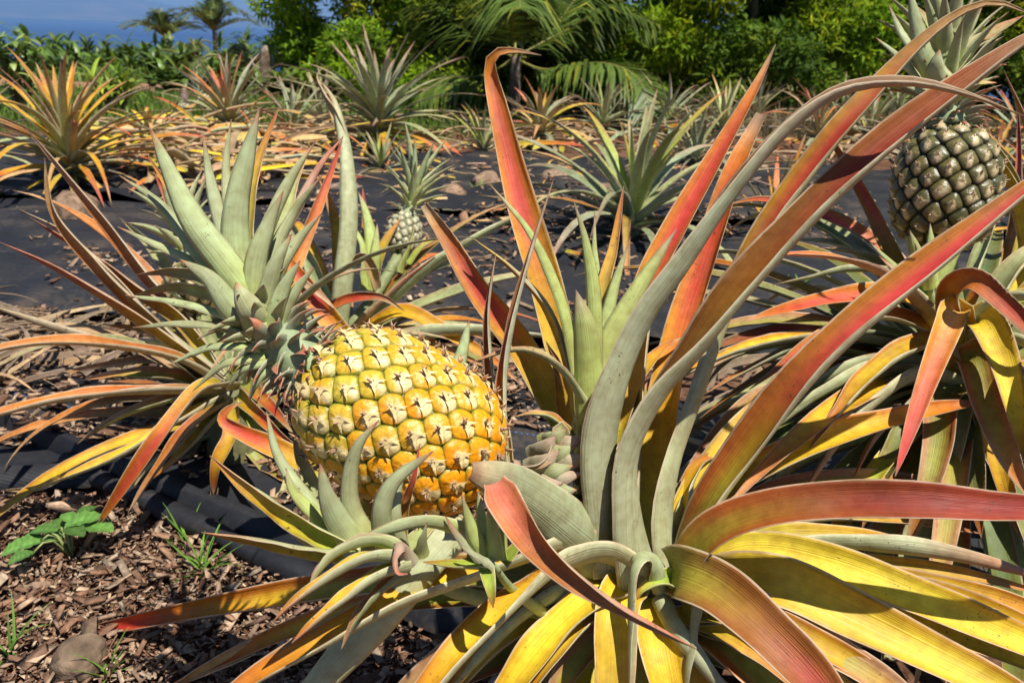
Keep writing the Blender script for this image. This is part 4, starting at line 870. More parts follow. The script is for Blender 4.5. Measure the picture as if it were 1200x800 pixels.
for a in [('yy', 44, (14, 14, 14), 52, '825,705,715e-1 900,695,70 1000,712,68 1100,738,66 1200,775,65 1300,830,64'), ('gg', 34, (130, 130, 130), 50, '825,705,72 910,690,71 1010,700,70 1110,722,69 1220,760,68'), ('yo', 40, (12, 12, 12), 52, '820,715,69 890,722,67 970,760,65 1050,806,64 1130,860,63'), ('ye', 32, (30, 30, 30), 52, '828,690,75 930,662,75 1040,664,75 1140,676,75 1240,700,75'),
          ('ol', 36, (20, 20, 20), 52, '820,720,71 900,735,70 1000,790,69 1090,850,68'), ('gg', 32, (150, 140, 130), 50, '770,700,70 790,740,67 830,790,65 880,850,64'), ('yo', 40, (-45, -40, -35), 54, '738,700,70 690,725,68 645,775,66 600,840,66'), ('gg', 30, (-150, -120, -100), 52, '735,695,715e-1 680,690,70 625,715,68 570,765,67 510,830,67')]:
    leaf(A, a[0], a[1], a[2], a[3], a[4], p=2.8)
# two long low leaves lying out over the chips
leaf(A, 'y2', 52, (-45, -30, -25, -20), (50, 65, 75, 80), '650,690,76 560,676,78 470,682,81 370,694,85 260,712,90 160,731,945e-1 98,742,975e-1', blunt=.5, p=3.0)
leaf(A, 'dr', 12, (0, 40, 90), (60, 80, 80), '100,740,97 93,752,97 99,772,97 102,800,955e-1', blunt=.4, n=12)
leaf(A, 'y2', 40, (-40, -30, -20), (40, 55, 60), '640,705,76 540,700,78 440,712,80 345,738,83 265,772,86 195,806,89', p=2.6)
leaf(A, 'dd', 22, (0, 30, 60), (50, 60, 60), '300,756,85 262,772,86 225,790,87 190,812,89', p=2.0)

def skirt(root, hb, n, az, e, length, width, pals, seed, k=6, low=.01):
    r = np.random.default_rng(seed)
    for i in range(n):
        f = (i+.5)/n; a = az[0]+(az[1]-az[0])*((i*.618+.1) % 1); ee = e[0]+(e[1]-e[0])*f+r.uniform(-8, 8)
        b = hb+np.array([math.cos(a)*.02, math.sin(a)*.02, -low-.10*f])
        g = grow(b, a, ee, ee-r.uniform(50, 95), length*r.uniform(.75, 1.15), width*r.uniform(.85, 1.1), pals[r.integers(len(pals))], alpha=r.uniform(40, 62), n=16, k=k, curl=r.uniform(-.3, .3), roll=r.uniform(-.3, .3))
        obj('leaf', mesh_np(g[0]-origin(root), g[1], g[2], g[3]), M_LEAF, root)
skirt(A, h0, 24, (-2.9, 1.0), (-12, -45), .45, .050, ['ol', 'dg', 'gg', 'yo', 'ol'], 71, low=.05)
skirt(A, h0, 8, (1.0, 3.3), (20, -20), .36, .048, ['ol', 'dg', 'gg', 'dg'], 73)

# peduncle and ripe fruit
fb, ft = P(574, 561, .622), P(361, 429, .612)
mb = MB(); mb.add(*tube(spline([P(740, 680, .75), P(700, 610, .74), P(640, 585, .68), fb], 14), .013, 8, (.26, .27, .12))); obj('fruit_stalk', mb.mesh(origin(A)), M_STEM, A)
fruit(A, fb, ft, .0618, 158, 'ripe', 'ripe golden yellow pineapple lying on its side', taper=.05)
# its crown
cax = [P(372, 438, .61), P(335, 405, .605), P(300, 365, .607), P(284, 325, .612), P(276, 285, .62)]; DS[0] = 1.5
CR = crown_grow(A, cax, 74, .020, .048, .010, .024, 'cr', e=(-8, 42), seedv=8, r0=.026, r1=.010, fmax=.56, fshort=.36, short='sp')
crown_grow(A, [P(385, 448, .61), P(362, 430, .61), P(350, 418, .608)], 46, .020, .026, .005, .008, 'sp', e=(-5, 22), seedv=18, r0=.034, r1=.030, part=CR, fshort=2, short='sp')
for sp_ in [('cr', 44, 178, 36, '300,352,585e-1 262,305,575e-1 222,250,57 176,150,57', 2.4), ('cr', 42, 176, 34, '292,345,59 277,285,585e-1 280,225,585e-1 304,126,59', 2.2), ('ye', 27, 40, 45, '296,335,61 292,265,62 302,195,63 327,126,64', 2.2),
            ('cr', 27, 165, 36, '280,320,61 262,265,63 248,215,64 238,158,65', 2.0), ('cr', 22, 150, 40, '285,310,62 270,240,64 266,190,65 271,140,66', 2.0), ('cr', 32, 120, 46, '285,350,60 242,306,60 192,240,605e-1 140,206,61', 2.2),
            ('cr', 30, 110, 50, '280,362,60 238,312,60 190,288,60 138,266,605e-1', 2.2), ('cr', 40, 172, 40, '300,382,58 272,360,57 246,326,565e-1 211,304,565e-1', 2.0), ('cr', 26, 100, 50, '292,385,585e-1 258,366,58 208,353,58 147,346,585e-1', 2.2),
            ('cr', 22, 110, 50, '290,392,58 258,381,58 208,378,58 156,384,585e-1', 2.2), ('cr', 38, 178, 34, '303,388,575e-1 296,368,56 286,350,555e-1 276,331,555e-1', 3.6), ('cr', 30, 150, 44, '296,345,60 313,275,60 342,210,605e-1 368,168,61', 2.2),
            ('cr', 34, 172, 40, '300,360,585e-1 300,310,58 312,270,58 332,224,585e-1', 2.2), ('cr', 26, 145, 46, '305,355,60 322,300,61 345,250,62 378,205,62', 2.2), ('cr', 26, 150, 44, '310,365,595e-1 330,315,595e-1 352,280,60 377,250,60', 2.2),
            ('cr', 30, 170, 42, '308,378,58 315,340,575e-1 325,306,57 342,274,57', 2.4), ('cr', 26, 165, 42, '318,388,575e-1 325,360,57 336,332,57 352,305,57', 2.4), ('cr', 24, 150, 44, '322,392,58 335,365,58 350,338,58 368,313,58', 2.2),
            ('cr', 28, 80, 46, '300,400,58 275,385,575e-1 255,384,575e-1 231,398,58', 2.0), ('cr', 22, 110, 50, '304,406,58 272,404,575e-1 240,407,575e-1 197,428,58', 2.2), ('cr', 22, 110, 50, '310,416,58 285,420,575e-1 258,427,575e-1 226,458,58', 2.2),
            ('cr', 20, 120, 50, '320,420,58 297,426,575e-1 280,434,575e-1 266,456,58', 2.2), ('cr', 18, 130, 50, '328,428,58 308,436,575e-1 298,450,575e-1 292,470,58', 2.2), ('cr', 26, 30, 45, '290,350,62 240,325,64 200,318,66 160,322,67', 2.2),
            ('cr', 26, 20, 45, '300,330,62 330,270,65 345,215,67 362,175,69', 2.2), ('ye', 22, 30, 45, '285,330,63 235,270,66 195,215,68 172,180,69', 2.2), ('lr', 20, 150, 45, '290,330,63 340,262,66 372,200,68 402,160,70', 2.2),
            ('cr', 24, 40, 45, '280,355,61 235,340,62 195,336,63 150,350,64', 2.2), ('sp', 24, 172, 40, '312,402,575e-1 306,388,56 300,378,555e-1 292,372,555e-1', 2.4)]:
    leaf(CR, sp_[0], sp_[1]*.9, sp_[2], sp_[3], sp_[4], p=sp_[5], k=7, n=20, base=1.0)

# side sucker left of the fruit's foot
def sucker(root, axis, r0, name='sucker', col=(.30, .37, .17)):
    mb = MB(); ax = spline(axis, 10); mb.add(*tube(ax, np.linspace(r0, r0*.35, 10), 9, col)); return obj(name, mb.mesh(origin(root)), M_STEM, root)
DS[0] = -7.0
S1 = sucker(A, [P(640, 715, .72), P(540, 695, .64), P(470, 662, .585), P(435, 635, .57)], .009)
for a in [('cr', 27, 175, 42, '440,640,62 414,600,61 410,560,605e-1 420,522,60 444,492,60', 2.3), ('cr', 36, 178, 40, '425,645,61 398,612,60 383,580,595e-1 375,543,595e-1', 2.3), ('cr', 26, 150, 48, '405,640,63 366,590,63 328,535,635e-1 312,482,64', 2.3),
          ('lg', 28, 140, 48, '410,645,62 375,605,62 345,575,62 335,548,625e-1', 2.3), ('ye', 34, 40, 50, '415,648,61 350,612,60 295,575,59 246,534,59', 2.2), ('ye', 26, 60, 55, '415,652,60 350,643,59 295,632,585e-1 236,624,585e-1', 2.3),
          ('cr', 26, 160, 45, '405,652,61 360,625,61 318,590,61 280,560,615e-1', 2.3), ('cr', 32, 168, 50, '458,650,60 448,605,585e-1 462,565,58 508,528,58', 2.1), ('gg', 24, 190, 50, '470,650,61 462,610,60 465,575,60 476,548,60', 2.1),
          ('sa', 14, 0, 40, '470,640,62 475,590,61 485,560,60 492,520,60', 1.8), ('ol', 30, 20, 40, '440,640,65 425,590,66 405,550,67 395,530,67', 2.1), ('cr', 24, 20, 40, '470,650,64 500,620,65 520,600,66', 2.0),
          ('cr', 42, (-100, -95, -80), 60, '468,650,60 440,636,585e-1 400,646,575e-1 372,672,57 361,698,57', 2.3), ('cr', 24, (-130, -145), 26, '540,620,61 500,612,595e-1 450,622,585e-1 415,640,58 390,655,58', 2.0), ('ye', 36, (-95, -80, -60), 60, '470,655,59 430,655,575e-1 385,678,565e-1 345,705,56 320,728,56', 2.2),
          ('ye', 36, (-90, -70, -60), 60, '478,665,59 445,675,58 400,705,57 368,730,565e-1 342,753,565e-1', 2.2), ('lr', 26, (180, 120, 40), 70, '482,660,59 470,640,575e-1 462,655,565e-1 465,672,56 478,672,56', 1.8), ('cr', 22, (150, 100), 60, '495,650,60 497,630,59 500,612,585e-1', 1.8),
          ('cr', 26, 20, 45, '400,640,64 375,585,66 352,530,67 345,480,68', 2.1), ('ol', 30, (-80, -60), 55, '480,670,60 450,690,595e-1 420,722,59 400,760,59', 2.0)]:
    leaf(S1, a[0], a[1], a[2], a[3], a[4], p=a[5], k=7, n=20, base=1.0)
DS[0] = -8.0
S2 = sucker(A, [P(640, 720, .70), P(600, 690, .61), P(574, 655, .56)], .006, 'slip')
for a in [('lg', 20, 160, 42, '572,655,62 556,625,61 541,580,605e-1', 1.8), ('ye', 18, 120, 45, '566,655,62 540,630,61 522,605,605e-1', 1.8), ('lg', 16, 170, 42, '576,650,62 566,615,62 560,575,62', 1.8), ('lg', 18, 170, 42, '582,655,615e-1 578,620,61 572,588,605e-1', 1.8),
          ('lg', 18, (-60, -40), 50, '572,662,615e-1 535,662,61 496,658,61', 1.8), ('lg', 16, 150, 42, '588,655,62 590,625,62 596,595,62', 1.8), ('gg', 18, 100, 50, '575,660,61 555,648,60 540,640,60', 1.8), ('lg', 14, 20, 42, '590,660,62 605,640,62 615,615,625e-1', 1.8),
          ('lg', 16, 0, 45, '570,665,61 575,690,60 578,712,60', 1.8)]:
    leaf(S2, a[0], a[1]*1.25, a[2], a[3], a[4], p=a[5], k=5, n=14, base=1.0)
# upright young shoot behind the fruit
DS[0] = 0.0
S3 = sucker(A, [P(735, 690, .75), P(705, 590, .735), P(692, 520, .73), P(690, 440, .74)], .021, 'young_shoot', (.30, .36, .13))
for a in [('lg', 25, 172, 42, '695,500,72 697,360,72 687,285,725e-1 672,235,73', 2.3), ('ye', 26, 30, 42, '700,480,75 708,345,77 720,290,78 731,218,79', 2.2), ('lg', 18, 160, 42, '698,480,76 700,340,78 697,290,79 697,248,80', 2.2), ('lg', 27, 160, 46, '702,490,74 706,410,74 720,340,75 736,286,76', 2.2),
          ('lg', 42, 178, 42, '695,520,70 691,440,69 686,385,685e-1 675,340,69', 4.0), ('lg', 42, 150, 48, '700,510,735e-1 712,420,735e-1 745,350,74 793,268,75', 2.4), ('lg', 30, 120, 52, '690,505,74 674,400,745e-1 650,325,75 620,268,755e-1 573,215,76', 2.2),
          ('yy', 30, 75, 52, '685,500,75 664,410,76 640,355,765e-1 600,313,77 555,280,78', 2.2), ('br', 28, (40, 70, 80), 62, '597,600,66 590,470,66 600,385,665e-1 620,305,67 648,212,68', 2.0), ('br', 22, (40, 80), 60, '580,520,70 576,440,71 572,370,715e-1 581,296,72', 2.0),
          ('rd', 44, 12, 48, '680,520,79 625,425,80 592,378,80 560,338,80 527,283,81 497,240,82', 3.0), ('cr', 34, (-110, -85, -70), 52, '692,520,71 676,462,70 645,424,69 605,411,685e-1 553,424,685e-1', 2.2), ('yo', 30, 40, 52, '600,600,72 592,500,74 575,440,75 562,400,76', 2.0),
          ('ol', 22, (-80, -60), 55, '672,515,69 650,492,685e-1 628,485,68 603,488,68', 2.0), ('bs', 16, (-60, 20, 90), 60, '664,520,68 656,500,675e-1 650,525,67 632,545,66 592,546,66', 1.8), ('yo', 34, 20, 50, '680,560,76 665,480,78 655,430,79 640,400,80', 2.0),
          ('yo', 30, 30, 50, '720,520,78 745,450,80 775,410,81 800,395,82', 2.0), ('ol', 34, 60, 55, '715,540,78 750,470,82 800,430,84 850,410,86', 2.2)]:
    leaf(S3, a[0], a[1], a[2], a[3], a[4], p=a[5], k=7, n=22, base=1.0, blunt=.35 if a[0] == 'rd' else 0.0)
leaf(S3, 'rd', 46, (10, 4, 0, 0, 10, 60), (45, 48, 45, 50, 70), '690,540,79 662,420,81 638,325,82 610,233,83 590,150,84 577,88,85 580,66,845e-1 600,61,84 634,65,83', p=3.4, base=1.0)
# overlapping sheath scales on the shoot and the pinkish bud at its foot
for i in range(12):
    y = 462+i*9; x = 694+(8 if i % 2 else -9); leaf(S3, 'lg', 34, 178 if i % 3 else 160, 60, f'{x},{y+44},{72.5} {x+2},{y+22},{70.4} {x+(5 if i%2 else -5)},{y},{69.9}', p=2.6, k=7, n=10, base=1.0)
S4 = sucker(A, [P(705, 575, .73), P(670, 548, .70), P(648, 530, .68)], .014, 'bud', (.36, .33, .22))
for i, (bx, by, tx, ty) in enumerate([(640, 526, 664, 502), (628, 540, 652, 510), (646, 528, 684, 512), (634, 542, 676, 522), (622, 556, 656, 528), (640, 548, 692, 534), (628, 560, 672, 545), (634, 566, 682, 554), (622, 570, 660, 566), (640, 576, 676, 574)]):
    leaf(S4, 'bs' if i % 3 else 'cr', 40, 178, 34, f'{bx},{by},{68.6-i*.14} {(bx+tx)/2-1},{(by+ty)/2+1},{67.1-i*.14} {tx},{ty},{67.0-i*.14}', p=1.5, k=7, n=10, base=1.0, colvar=np.array([1.0, .95, .93])*U(.85, 1.1))

# ---------------------------------------------------------------- plant with the dark green fruit
B = empty('pineapple_plant', base_of(1128, 420, 1.0), 'pineapple plant carrying an upright dark green unripe fruit', 'pineapple plant')
mb = MB(); hb = P(1128, 420, 1.0); mb.add(*tube(spline([origin(B), (origin(B)+hb)/2, hb], 8), np.linspace(.05, .03, 8), 10, (.17, .17, .07))); obj('stem', mb.mesh(origin(B)), M_STEM, B)
fb, ft = P(1104, 290, .945), P(1112, 152, .955)
mb = MB(); mb.add(*tube(spline([hb, P(1115, 350, .975), fb], 8), .014, 8, (.24, .27, .1))); obj('fruit_stalk', mb.mesh(origin(B)), M_STEM, B)
skirt(B, hb, 38, (-.6, 4.0), (50, -35), .50, .034, ['gg', 'ol', 'dg', 'gg', 'ye', 'lr'], 79)
skirt(B, hb, 34, (-3.3, 1.2), (30, -40), .50, .046, ['dg', 'ol', 'gg', 'dg', 'yo', 'ol'], 75)
skirt(B, hb, 10, (0, 3.1), (60, 10), .5, .042, ['dg', 'gg', 'lr'], 77)
fruit(B, fb, ft, .0565, 118, 'green', 'dark green pineapple with pale tipped eyes', taper=.02, seedv=9)
cb = crown_grow(B, [P(1112, 152, .955), P(1110, 125, .96), P(1108, 95, .965), P(1108, 60, .97)], 60, .025, .13, .009, .021, 'cr', e=(-5, 70), seedv=28, r0=.026, r1=.010, fshort=.36)
crown_grow(B, [P(1112, 156, .955), P(1111, 140, .956), P(1110, 118, .958)], 54, .022, .045, .008, .013, 'cr', e=(0, 35), seedv=58, r0=.030, r1=.020, part=cb, fshort=.7)
for a in [('cr', 26, 170, 40, '1105,100,94 1085,70,93 1075,30,93 1065,-15,93', 2.2), ('cr', 26, 110, 48, '1098,95,95 1075,60,95 1060,40,955e-1 1041,5,96', 2.2), ('cr', 27, 178, 40, '1112,105,93 1098,85,92 1098,72,915e-1 1101,58,915e-1', 2.8), ('cr', 29, 170, 40, '1110,95,95 1112,50,95 1120,10,95 1128,-30,95', 2.3),
          ('cr', 28, 160, 42, '1112,90,96 1122,55,96 1138,30,97 1151,8,97', 2.2), ('cr', 30, 50, 48, '1110,95,95 1135,62,95 1165,40,96 1200,18,97', 2.3), ('cr', 26, 60, 48, '1112,98,95 1130,78,95 1155,52,95 1178,35,96', 2.2), ('cr', 24, 110, 48, '1100,105,95 1075,85,95 1055,65,95 1026,44,96', 2.2),
          ('cr', 18, 60, 50, '1115,110,94 1140,100,94 1168,97,94', 2.0), ('cr', 18, 110, 50, '1100,110,94 1060,98,94 1025,84,94', 2.0), ('ye', 20, 20, 45, '1110,90,97 1098,40,99 1090,-10,100', 2.2), ('cr', 22, 20, 45, '1112,90,97 1106,30,98 1104,-20,99', 2.2), ('ye', 16, 60, 50, '1112,105,95 1150,80,96 1180,76,96', 2.0)]:
    leaf(cb, a[0], a[1], a[2], a[3], a[4], p=a[5], k=5, n=16, base=1.0)
for a in [('sa', 40, (0, 0, 5), 48, '1130,400,90 1120,362,86 1110,385,84 1085,450,80 1066,505,78 1049,558,76', 2.2), ('yo', 50, (-75, -55, -50), 58, '1125,430,93 1098,405,89 1060,415,86 1020,443,83 985,482,80 945,530,79', 2.4), ('yr', 36, (-80, -50, -40), 58, '1120,420,95 1080,385,91 1023,372,87 950,405,83 905,438,80 878,456,79', 2.6),
          ('rd', 36, (-70, -35, -30), 55, '1118,415,97 1090,365,95 1040,346,94 980,350,92 915,364,90 868,378,89', 2.6), ('gg', 26, (-100, -110), 55, '1115,400,98 1070,330,96 1000,317,95 943,327,94 905,334,94', 2.4), ('dg', 40, (-80, -70), 55, '1115,430,98 1040,395,95 960,400,92 890,428,90 825,462,88', 2.4),
          ('ol', 36, (-80, -70), 55, '1115,440,98 1030,420,96 940,405,95 870,415,95 800,450,95', 2.4), ('dg', 46, (-90, -80), 55, '1118,450,95 1050,440,90 980,475,86 930,530,84 890,590,84', 2.4), ('ye', 44, (-100, -85), 58, '1122,450,92 1070,445,87 1010,490,83 965,545,82 930,600,82', 2.4),
          ('br', 38, (30, 20, 10), 55, '1122,400,90 1115,345,86 1140,330,83 1170,352,81 1215,395,79 1260,450,79', 2.6), ('yy', 44, (0, 5, 10), 45, '1135,410,89 1150,372,86 1172,410,83 1188,470,80 1200,540,79', 2.6), ('ol', 48, (0, 0, 0), 48, '1128,440,90 1142,418,87 1158,470,84 1180,530,81 1210,590,80', 2.6),
          ('ol', 44, (-10, -5), 48, '1120,450,91 1105,470,88 1100,520,85 1085,580,83 1060,650,83', 2.4), ('dg', 44, (0, 0), 48, '1125,460,92 1130,500,88 1140,560,86 1150,630,85', 2.4), ('dg', 44, (-40, -30), 48, '1115,460,93 1080,490,90 1040,550,88 1010,620,87', 2.4), ('gg', 40, (150, 120, 90), 50, '1140,420,90 1160,370,86 1200,350,83 1260,370,82', 2.4),
          ('lg', 40, (60, 40), 50, '1140,410,93 1165,370,90 1200,350,88 1260,340,87', 2.4), ('gg', 36, (40, 30), 50, '1140,410,95 1170,340,95 1200,300,95 1240,280,96', 2.4), ('yy', 34, (70, 60), 52, '1150,400,100 1185,330,102 1210,300,104', 2.4), ('rd', 22, (20, 10), 50, '1125,390,100 1150,335,98 1170,350,96 1178,355,96', 2.0),
          ('dg', 40, (-120, -80), 55, '1110,410,100 1060,330,102 1010,300,104 960,290,106', 2.4), ('gg', 34, (-70, -60), 55, '1110,410,102 1040,330,106 990,290,110 930,280,114', 2.4), ('yr', 30, (-60, -40), 55, '1110,410,104 1050,310,110 985,262,114 900,235,118 850,240,120', 2.6), ('rd', 26, (30, 20), 50, '1100,390,104 1045,290,108 1020,240,110 985,180,112 958,146,113', 2.4),
          ('gg', 30, (160, 150), 50, '1120,380,96 1080,300,95 1060,250,96 1048,225,98', 2.2), ('gg', 30, (60, 40), 50, '1125,380,104 1150,300,107 1170,250,110 1190,230,112', 2.2), ('dg', 40, (-60, -50), 52, '1105,440,100 1020,445,99 930,480,98 850,530,98', 2.4), ('ol', 38, (-70, -60), 52, '1105,445,97 1040,470,94 960,520,92 900,580,92', 2.4),
          ('dg', 40, (20, 10), 50, '1140,440,93 1190,470,90 1230,540,88', 2.4), ('gg', 34, (-120, -100), 58, '1110,440,95 1040,430,90 960,465,86 880,520,85 800,548,85', 2.6), ('yy', 28, (60, 40, 30), 52, '1160,400,106 1205,290,110 1190,210,112 1138,132,114', 2.4), ('yy', 34, (60, 40, 30), 52, '1165,400,104 1208,310,106 1192,225,107 1148,156,108', 2.4), ('sa', 18, (40, 30), 50, '1160,400,108 1190,260,114 1195,190,118 1193,118,120', 2.2), ('ye', 20, (40, 40), 50, '1165,400,108 1215,220,112 1205,150,114 1176,82,116', 2.2),
          ('ol', 30, (-90, -70), 58, '1110,445,96 1040,455,93 950,505,91 890,545,90', 2.4)]:
    leaf(B, a[0], a[1], a[2], a[3], a[4], p=a[5], k=7)
for a in [('gg', 36, (-130, -115, -100), 50, '1118,445,96 1050,425,91 980,440,88 920,480,86 860,530,86'), ('gg', 34, (-125, -110, -95), 50, '1118,450,95 1060,450,90 1000,480,87 950,525,85 900,575,85'), ('dg', 36, (-80, -70, -60), 52, '1112,435,100 1030,405,98 950,415,97 880,450,97 820,490,98'), ('ye', 34, (-100, -85, -70), 52, '1118,455,93 1075,470,89 1030,510,86 1000,560,85'),
          ('ol', 36, (-80, -70, -60), 52, '1112,440,102 1020,430,101 930,445,101 850,480,102 790,520,103'), ('br', 30, (-60, -50, -40), 52, '1110,430,104 1020,390,104 930,385,105 860,400,106 790,425,108'), ('gg', 32, (-20, -10, 0), 48, '1130,455,91 1125,490,88 1115,540,86 1100,600,86'), ('yo', 36, (10, 10, 10), 48, '1138,450,91 1160,500,87 1175,560,85 1195,630,85'),
          ('gg', 32, (120, 110, 100), 50, '1142,430,92 1175,400,89 1210,410,87 1260,450,86'), ('lg', 34, (100, 80, 60), 50, '1142,420,95 1165,380,94 1195,372,93 1240,390,92')]:
    leaf(B, a[0], a[1], a[2], a[3], a[4], p=2.4, k=7)
S5 = sucker(B, [P(1110, 400, .98), P(1090, 350, .93), P(1085, 325, .91)], .012, 'slip')
for a in [('lg', 22, 172, 42, '1088,335,90 1078,305,90 1066,270,90', 1.9), ('lg', 22, 175, 42, '1090,338,89 1085,315,88 1072,285,88', 1.9), ('lg', 18, 170, 42, '1092,330,90 1092,300,90 1090,262,91', 1.9), ('lg', 20, 170, 42, '1098,335,89 1104,305,89 1110,268,90', 1.9), ('lg', 20, 150, 45, '1098,340,89 1115,310,89 1130,280,89', 1.9),
          ('lg', 22, 110, 48, '1085,345,90 1055,315,90 1020,285,91', 2.0), ('ye', 20, 110, 48, '1085,350,89 1060,325,89 1030,300,89', 2.0), ('lg', 16, 170, 42, '1095,335,89 1098,300,89 1100,278,89', 1.9)]:
    leaf(S5, a[0], a[1], a[2], a[3], a[4], p=a[5], k=5, n=14, base=1.0)

# ---------------------------------------------------------------- plant left of the fallen crown
D = empty('pineapple_plant', base_of(268, 450, 1.30), 'plant with long arching tan and orange leaves and half-hidden dark fruit behind the leaning crown', 'pineapple plant')
mb = MB(); hb = P(268, 450, 1.30); mb.add(*tube(spline([origin(D), (origin(D)+hb)/2, hb], 8), np.linspace(.05, .03, 8), 10, (.17, .16, .07))); obj('stem', mb.mesh(origin(D)), M_STEM, D)
fb, ft = P(237, 368, 1.30), P(226, 312, 1.33)
mb = MB(); mb.add(*tube(spline([hb, P(250, 410, 1.29), fb], 8), .012, 8, (.24, .25, .1))); obj('fruit_stalk', mb.mesh(origin(D)), M_STEM, D)
skirt(D, hb, 32, (-.7, 3.9), (65, -35), .48, .032, ['tn', 'gg', 'tn', 'ol', 'dr', 'yo'], 81, k=5)
fruit(D, fb, ft, .050, 84, 'green', 'small dark fruit half hidden by leaves', taper=.02, seedv=19, segs=12, rings=[0, .15, .35, .6, .85, 1.0])
cd = crown_grow(D, [P(226, 315, 1.33), P(218, 290, 1.35), P(212, 265, 1.37)], 34, .03, .13, .009, .022, 'cr', e=(0, 66), seedv=38, r0=.020, r1=.008, fshort=.3)
for a in [('tn', 34, (-90, -70, -60), 55, '262,455,126 215,425,120 150,410,114 80,402,108 0,410,103 -90,440,100', 2.8), ('tn', 30, (-100, -120), 55, '262,455,126 200,412,124 130,405,122 60,385,120 -20,355,118', 2.6), ('tn', 36, (-95, -75, -65), 58, '265,460,124 215,460,116 140,462,110 70,470,106 0,486,104 -80,510,103', 3.0),
          ('rd', 32, (-110, -60, -30, -25), 55, '275,455,122 255,452,114 230,462,110 190,510,107 150,565,107 108,625,110', 2.6), ('dr', 9, (0, 20), 60, '122,608,109 105,630,110 90,655,111', 2.0), ('yy', 30, (-80, -60), 56, '265,465,124 200,500,116 150,530,113 90,555,113 40,572,117', 2.4), ('dd', 10, (0, 30), 60, '70,560,114 40,572,116 0,574,119', 2.0),
          ('tn', 28, (-70, -60), 56, '268,470,122 225,500,116 185,550,114 150,600,113', 2.4), ('ye', 28, (-70, -60), 56, '270,470,122 235,510,118 205,540,117 180,560,118', 2.2), ('yo', 26, (-40, -30), 50, '275,475,120 272,510,116 255,545,115 250,580,117', 2.6), ('dr', 10, (0, 30), 60, '252,570,117 250,595,118 268,610,118 285,614,118', 2.0),
          ('lr', 28, (40, 60), 55, '262,440,128 215,375,128 165,340,126 110,300,124 35,255,120', 2.4), ('tn', 30, (60, 50), 55, '262,440,126 205,395,124 160,355,122 115,310,120 65,250,118 52,185,116', 2.6), ('tn', 28, (60, 50), 55, '262,440,128 220,370,130 180,330,130 120,255,130 70,195,130 30,150,130', 2.4), ('lr', 24, (50, 60), 55, '262,445,126 205,400,122 130,350,119 60,310,117 0,284,116', 2.2),
          ('tn', 22, (50, 60), 55, '262,445,128 200,398,126 140,330,124 80,275,123 22,245,122', 2.2), ('gg', 30, (30, 40), 50, '265,440,132 225,350,138 180,290,142 140,255,146', 2.4), ('lr', 28, (20, 30), 50, '268,435,134 235,330,142 205,250,148 180,200,152', 2.4), ('gg', 30, (-30, -40), 50, '272,440,130 300,370,136 340,310,142 380,240,146', 2.4),
          ('lr', 26, (-20, -30), 50, '275,440,130 320,360,136 360,270,142 395,180,146 402,160,146', 2.6), ('rd', 24, (-30, -30), 55, '280,460,122 300,480,112 330,510,106 365,535,104', 2.4), ('rd', 34, (-20, -20, 0, 30), 55, '385,560,104 350,540,103 310,520,102 280,505,101 262,492,101 268,480,101 285,470,101', 2.4),
          ('br', 22, (10, 20), 50, '290,450,120 320,480,112 345,510,108', 2.0), ('ol', 34, (-60, -50), 55, '265,465,128 210,445,126 150,440,125 95,445,126', 2.2), ('ol', 30, (-80, -60), 55, '262,460,128 200,470,124 140,490,122 90,520,123', 2.2), ('gg', 26, (-90, -70), 55, '268,470,125 220,520,121 180,545,121 150,580,122', 2.2),
          ('tn', 24, (-70, -50), 55, '262,455,130 190,425,132 120,430,135 60,440,138', 2.2), ('lg', 20, (-10, 0), 50, '280,470,122 300,500,118 315,540,117', 2.0), ('yo', 20, (20, 30), 50, '262,440,132 215,400,136 170,385,140 120,380,144', 2.0)]:
    leaf(D, a[0], a[1], a[2], a[3], a[4], p=a[5], k=7)

# ---------------------------------------------------------------- plant behind the ripe fruit
E = empty('pineapple_plant', base_of(405, 400, 1.60), 'spreading grey-green plant with small pale crowned fruit behind the ripe pineapple', 'pineapple plant')
mb = MB(); hb = P(405, 390, 1.60); mb.add(*tube(spline([origin(E), (origin(E)+hb)/2, hb], 8), np.linspace(.05, .03, 8), 10, (.17, .18, .08))); obj('stem', mb.mesh(origin(E)), M_STEM, E)
fb, ft = P(468, 298, 1.66), P(478, 252, 1.69)
mb = MB(); mb.add(*tube(spline([hb, P(440, 345, 1.62), fb], 8), .012, 8, (.24, .27, .12))); obj('fruit_stalk', mb.mesh(origin(E)), M_STEM, E)
skirt(E, hb, 30, (0, 6.28), (55, -35), .52, .034, ['gg', 'gr', 'ol', 'gg', 'yo', 'lr'], 83, k=5)
fruit(E, fb, ft, .035, 72, 'small', 'small pale immature fruit', taper=.02, seedv=29, segs=10, rings=[0, .2, .5, .8, 1.0])
ce = crown_grow(E, [P(478, 256, 1.69), P(482, 240, 1.70), P(486, 215, 1.72)], 46, .035, .135, .010, .020, 'cr', e=(2, 64), seedv=48, r0=.020, r1=.008, fshort=.25)
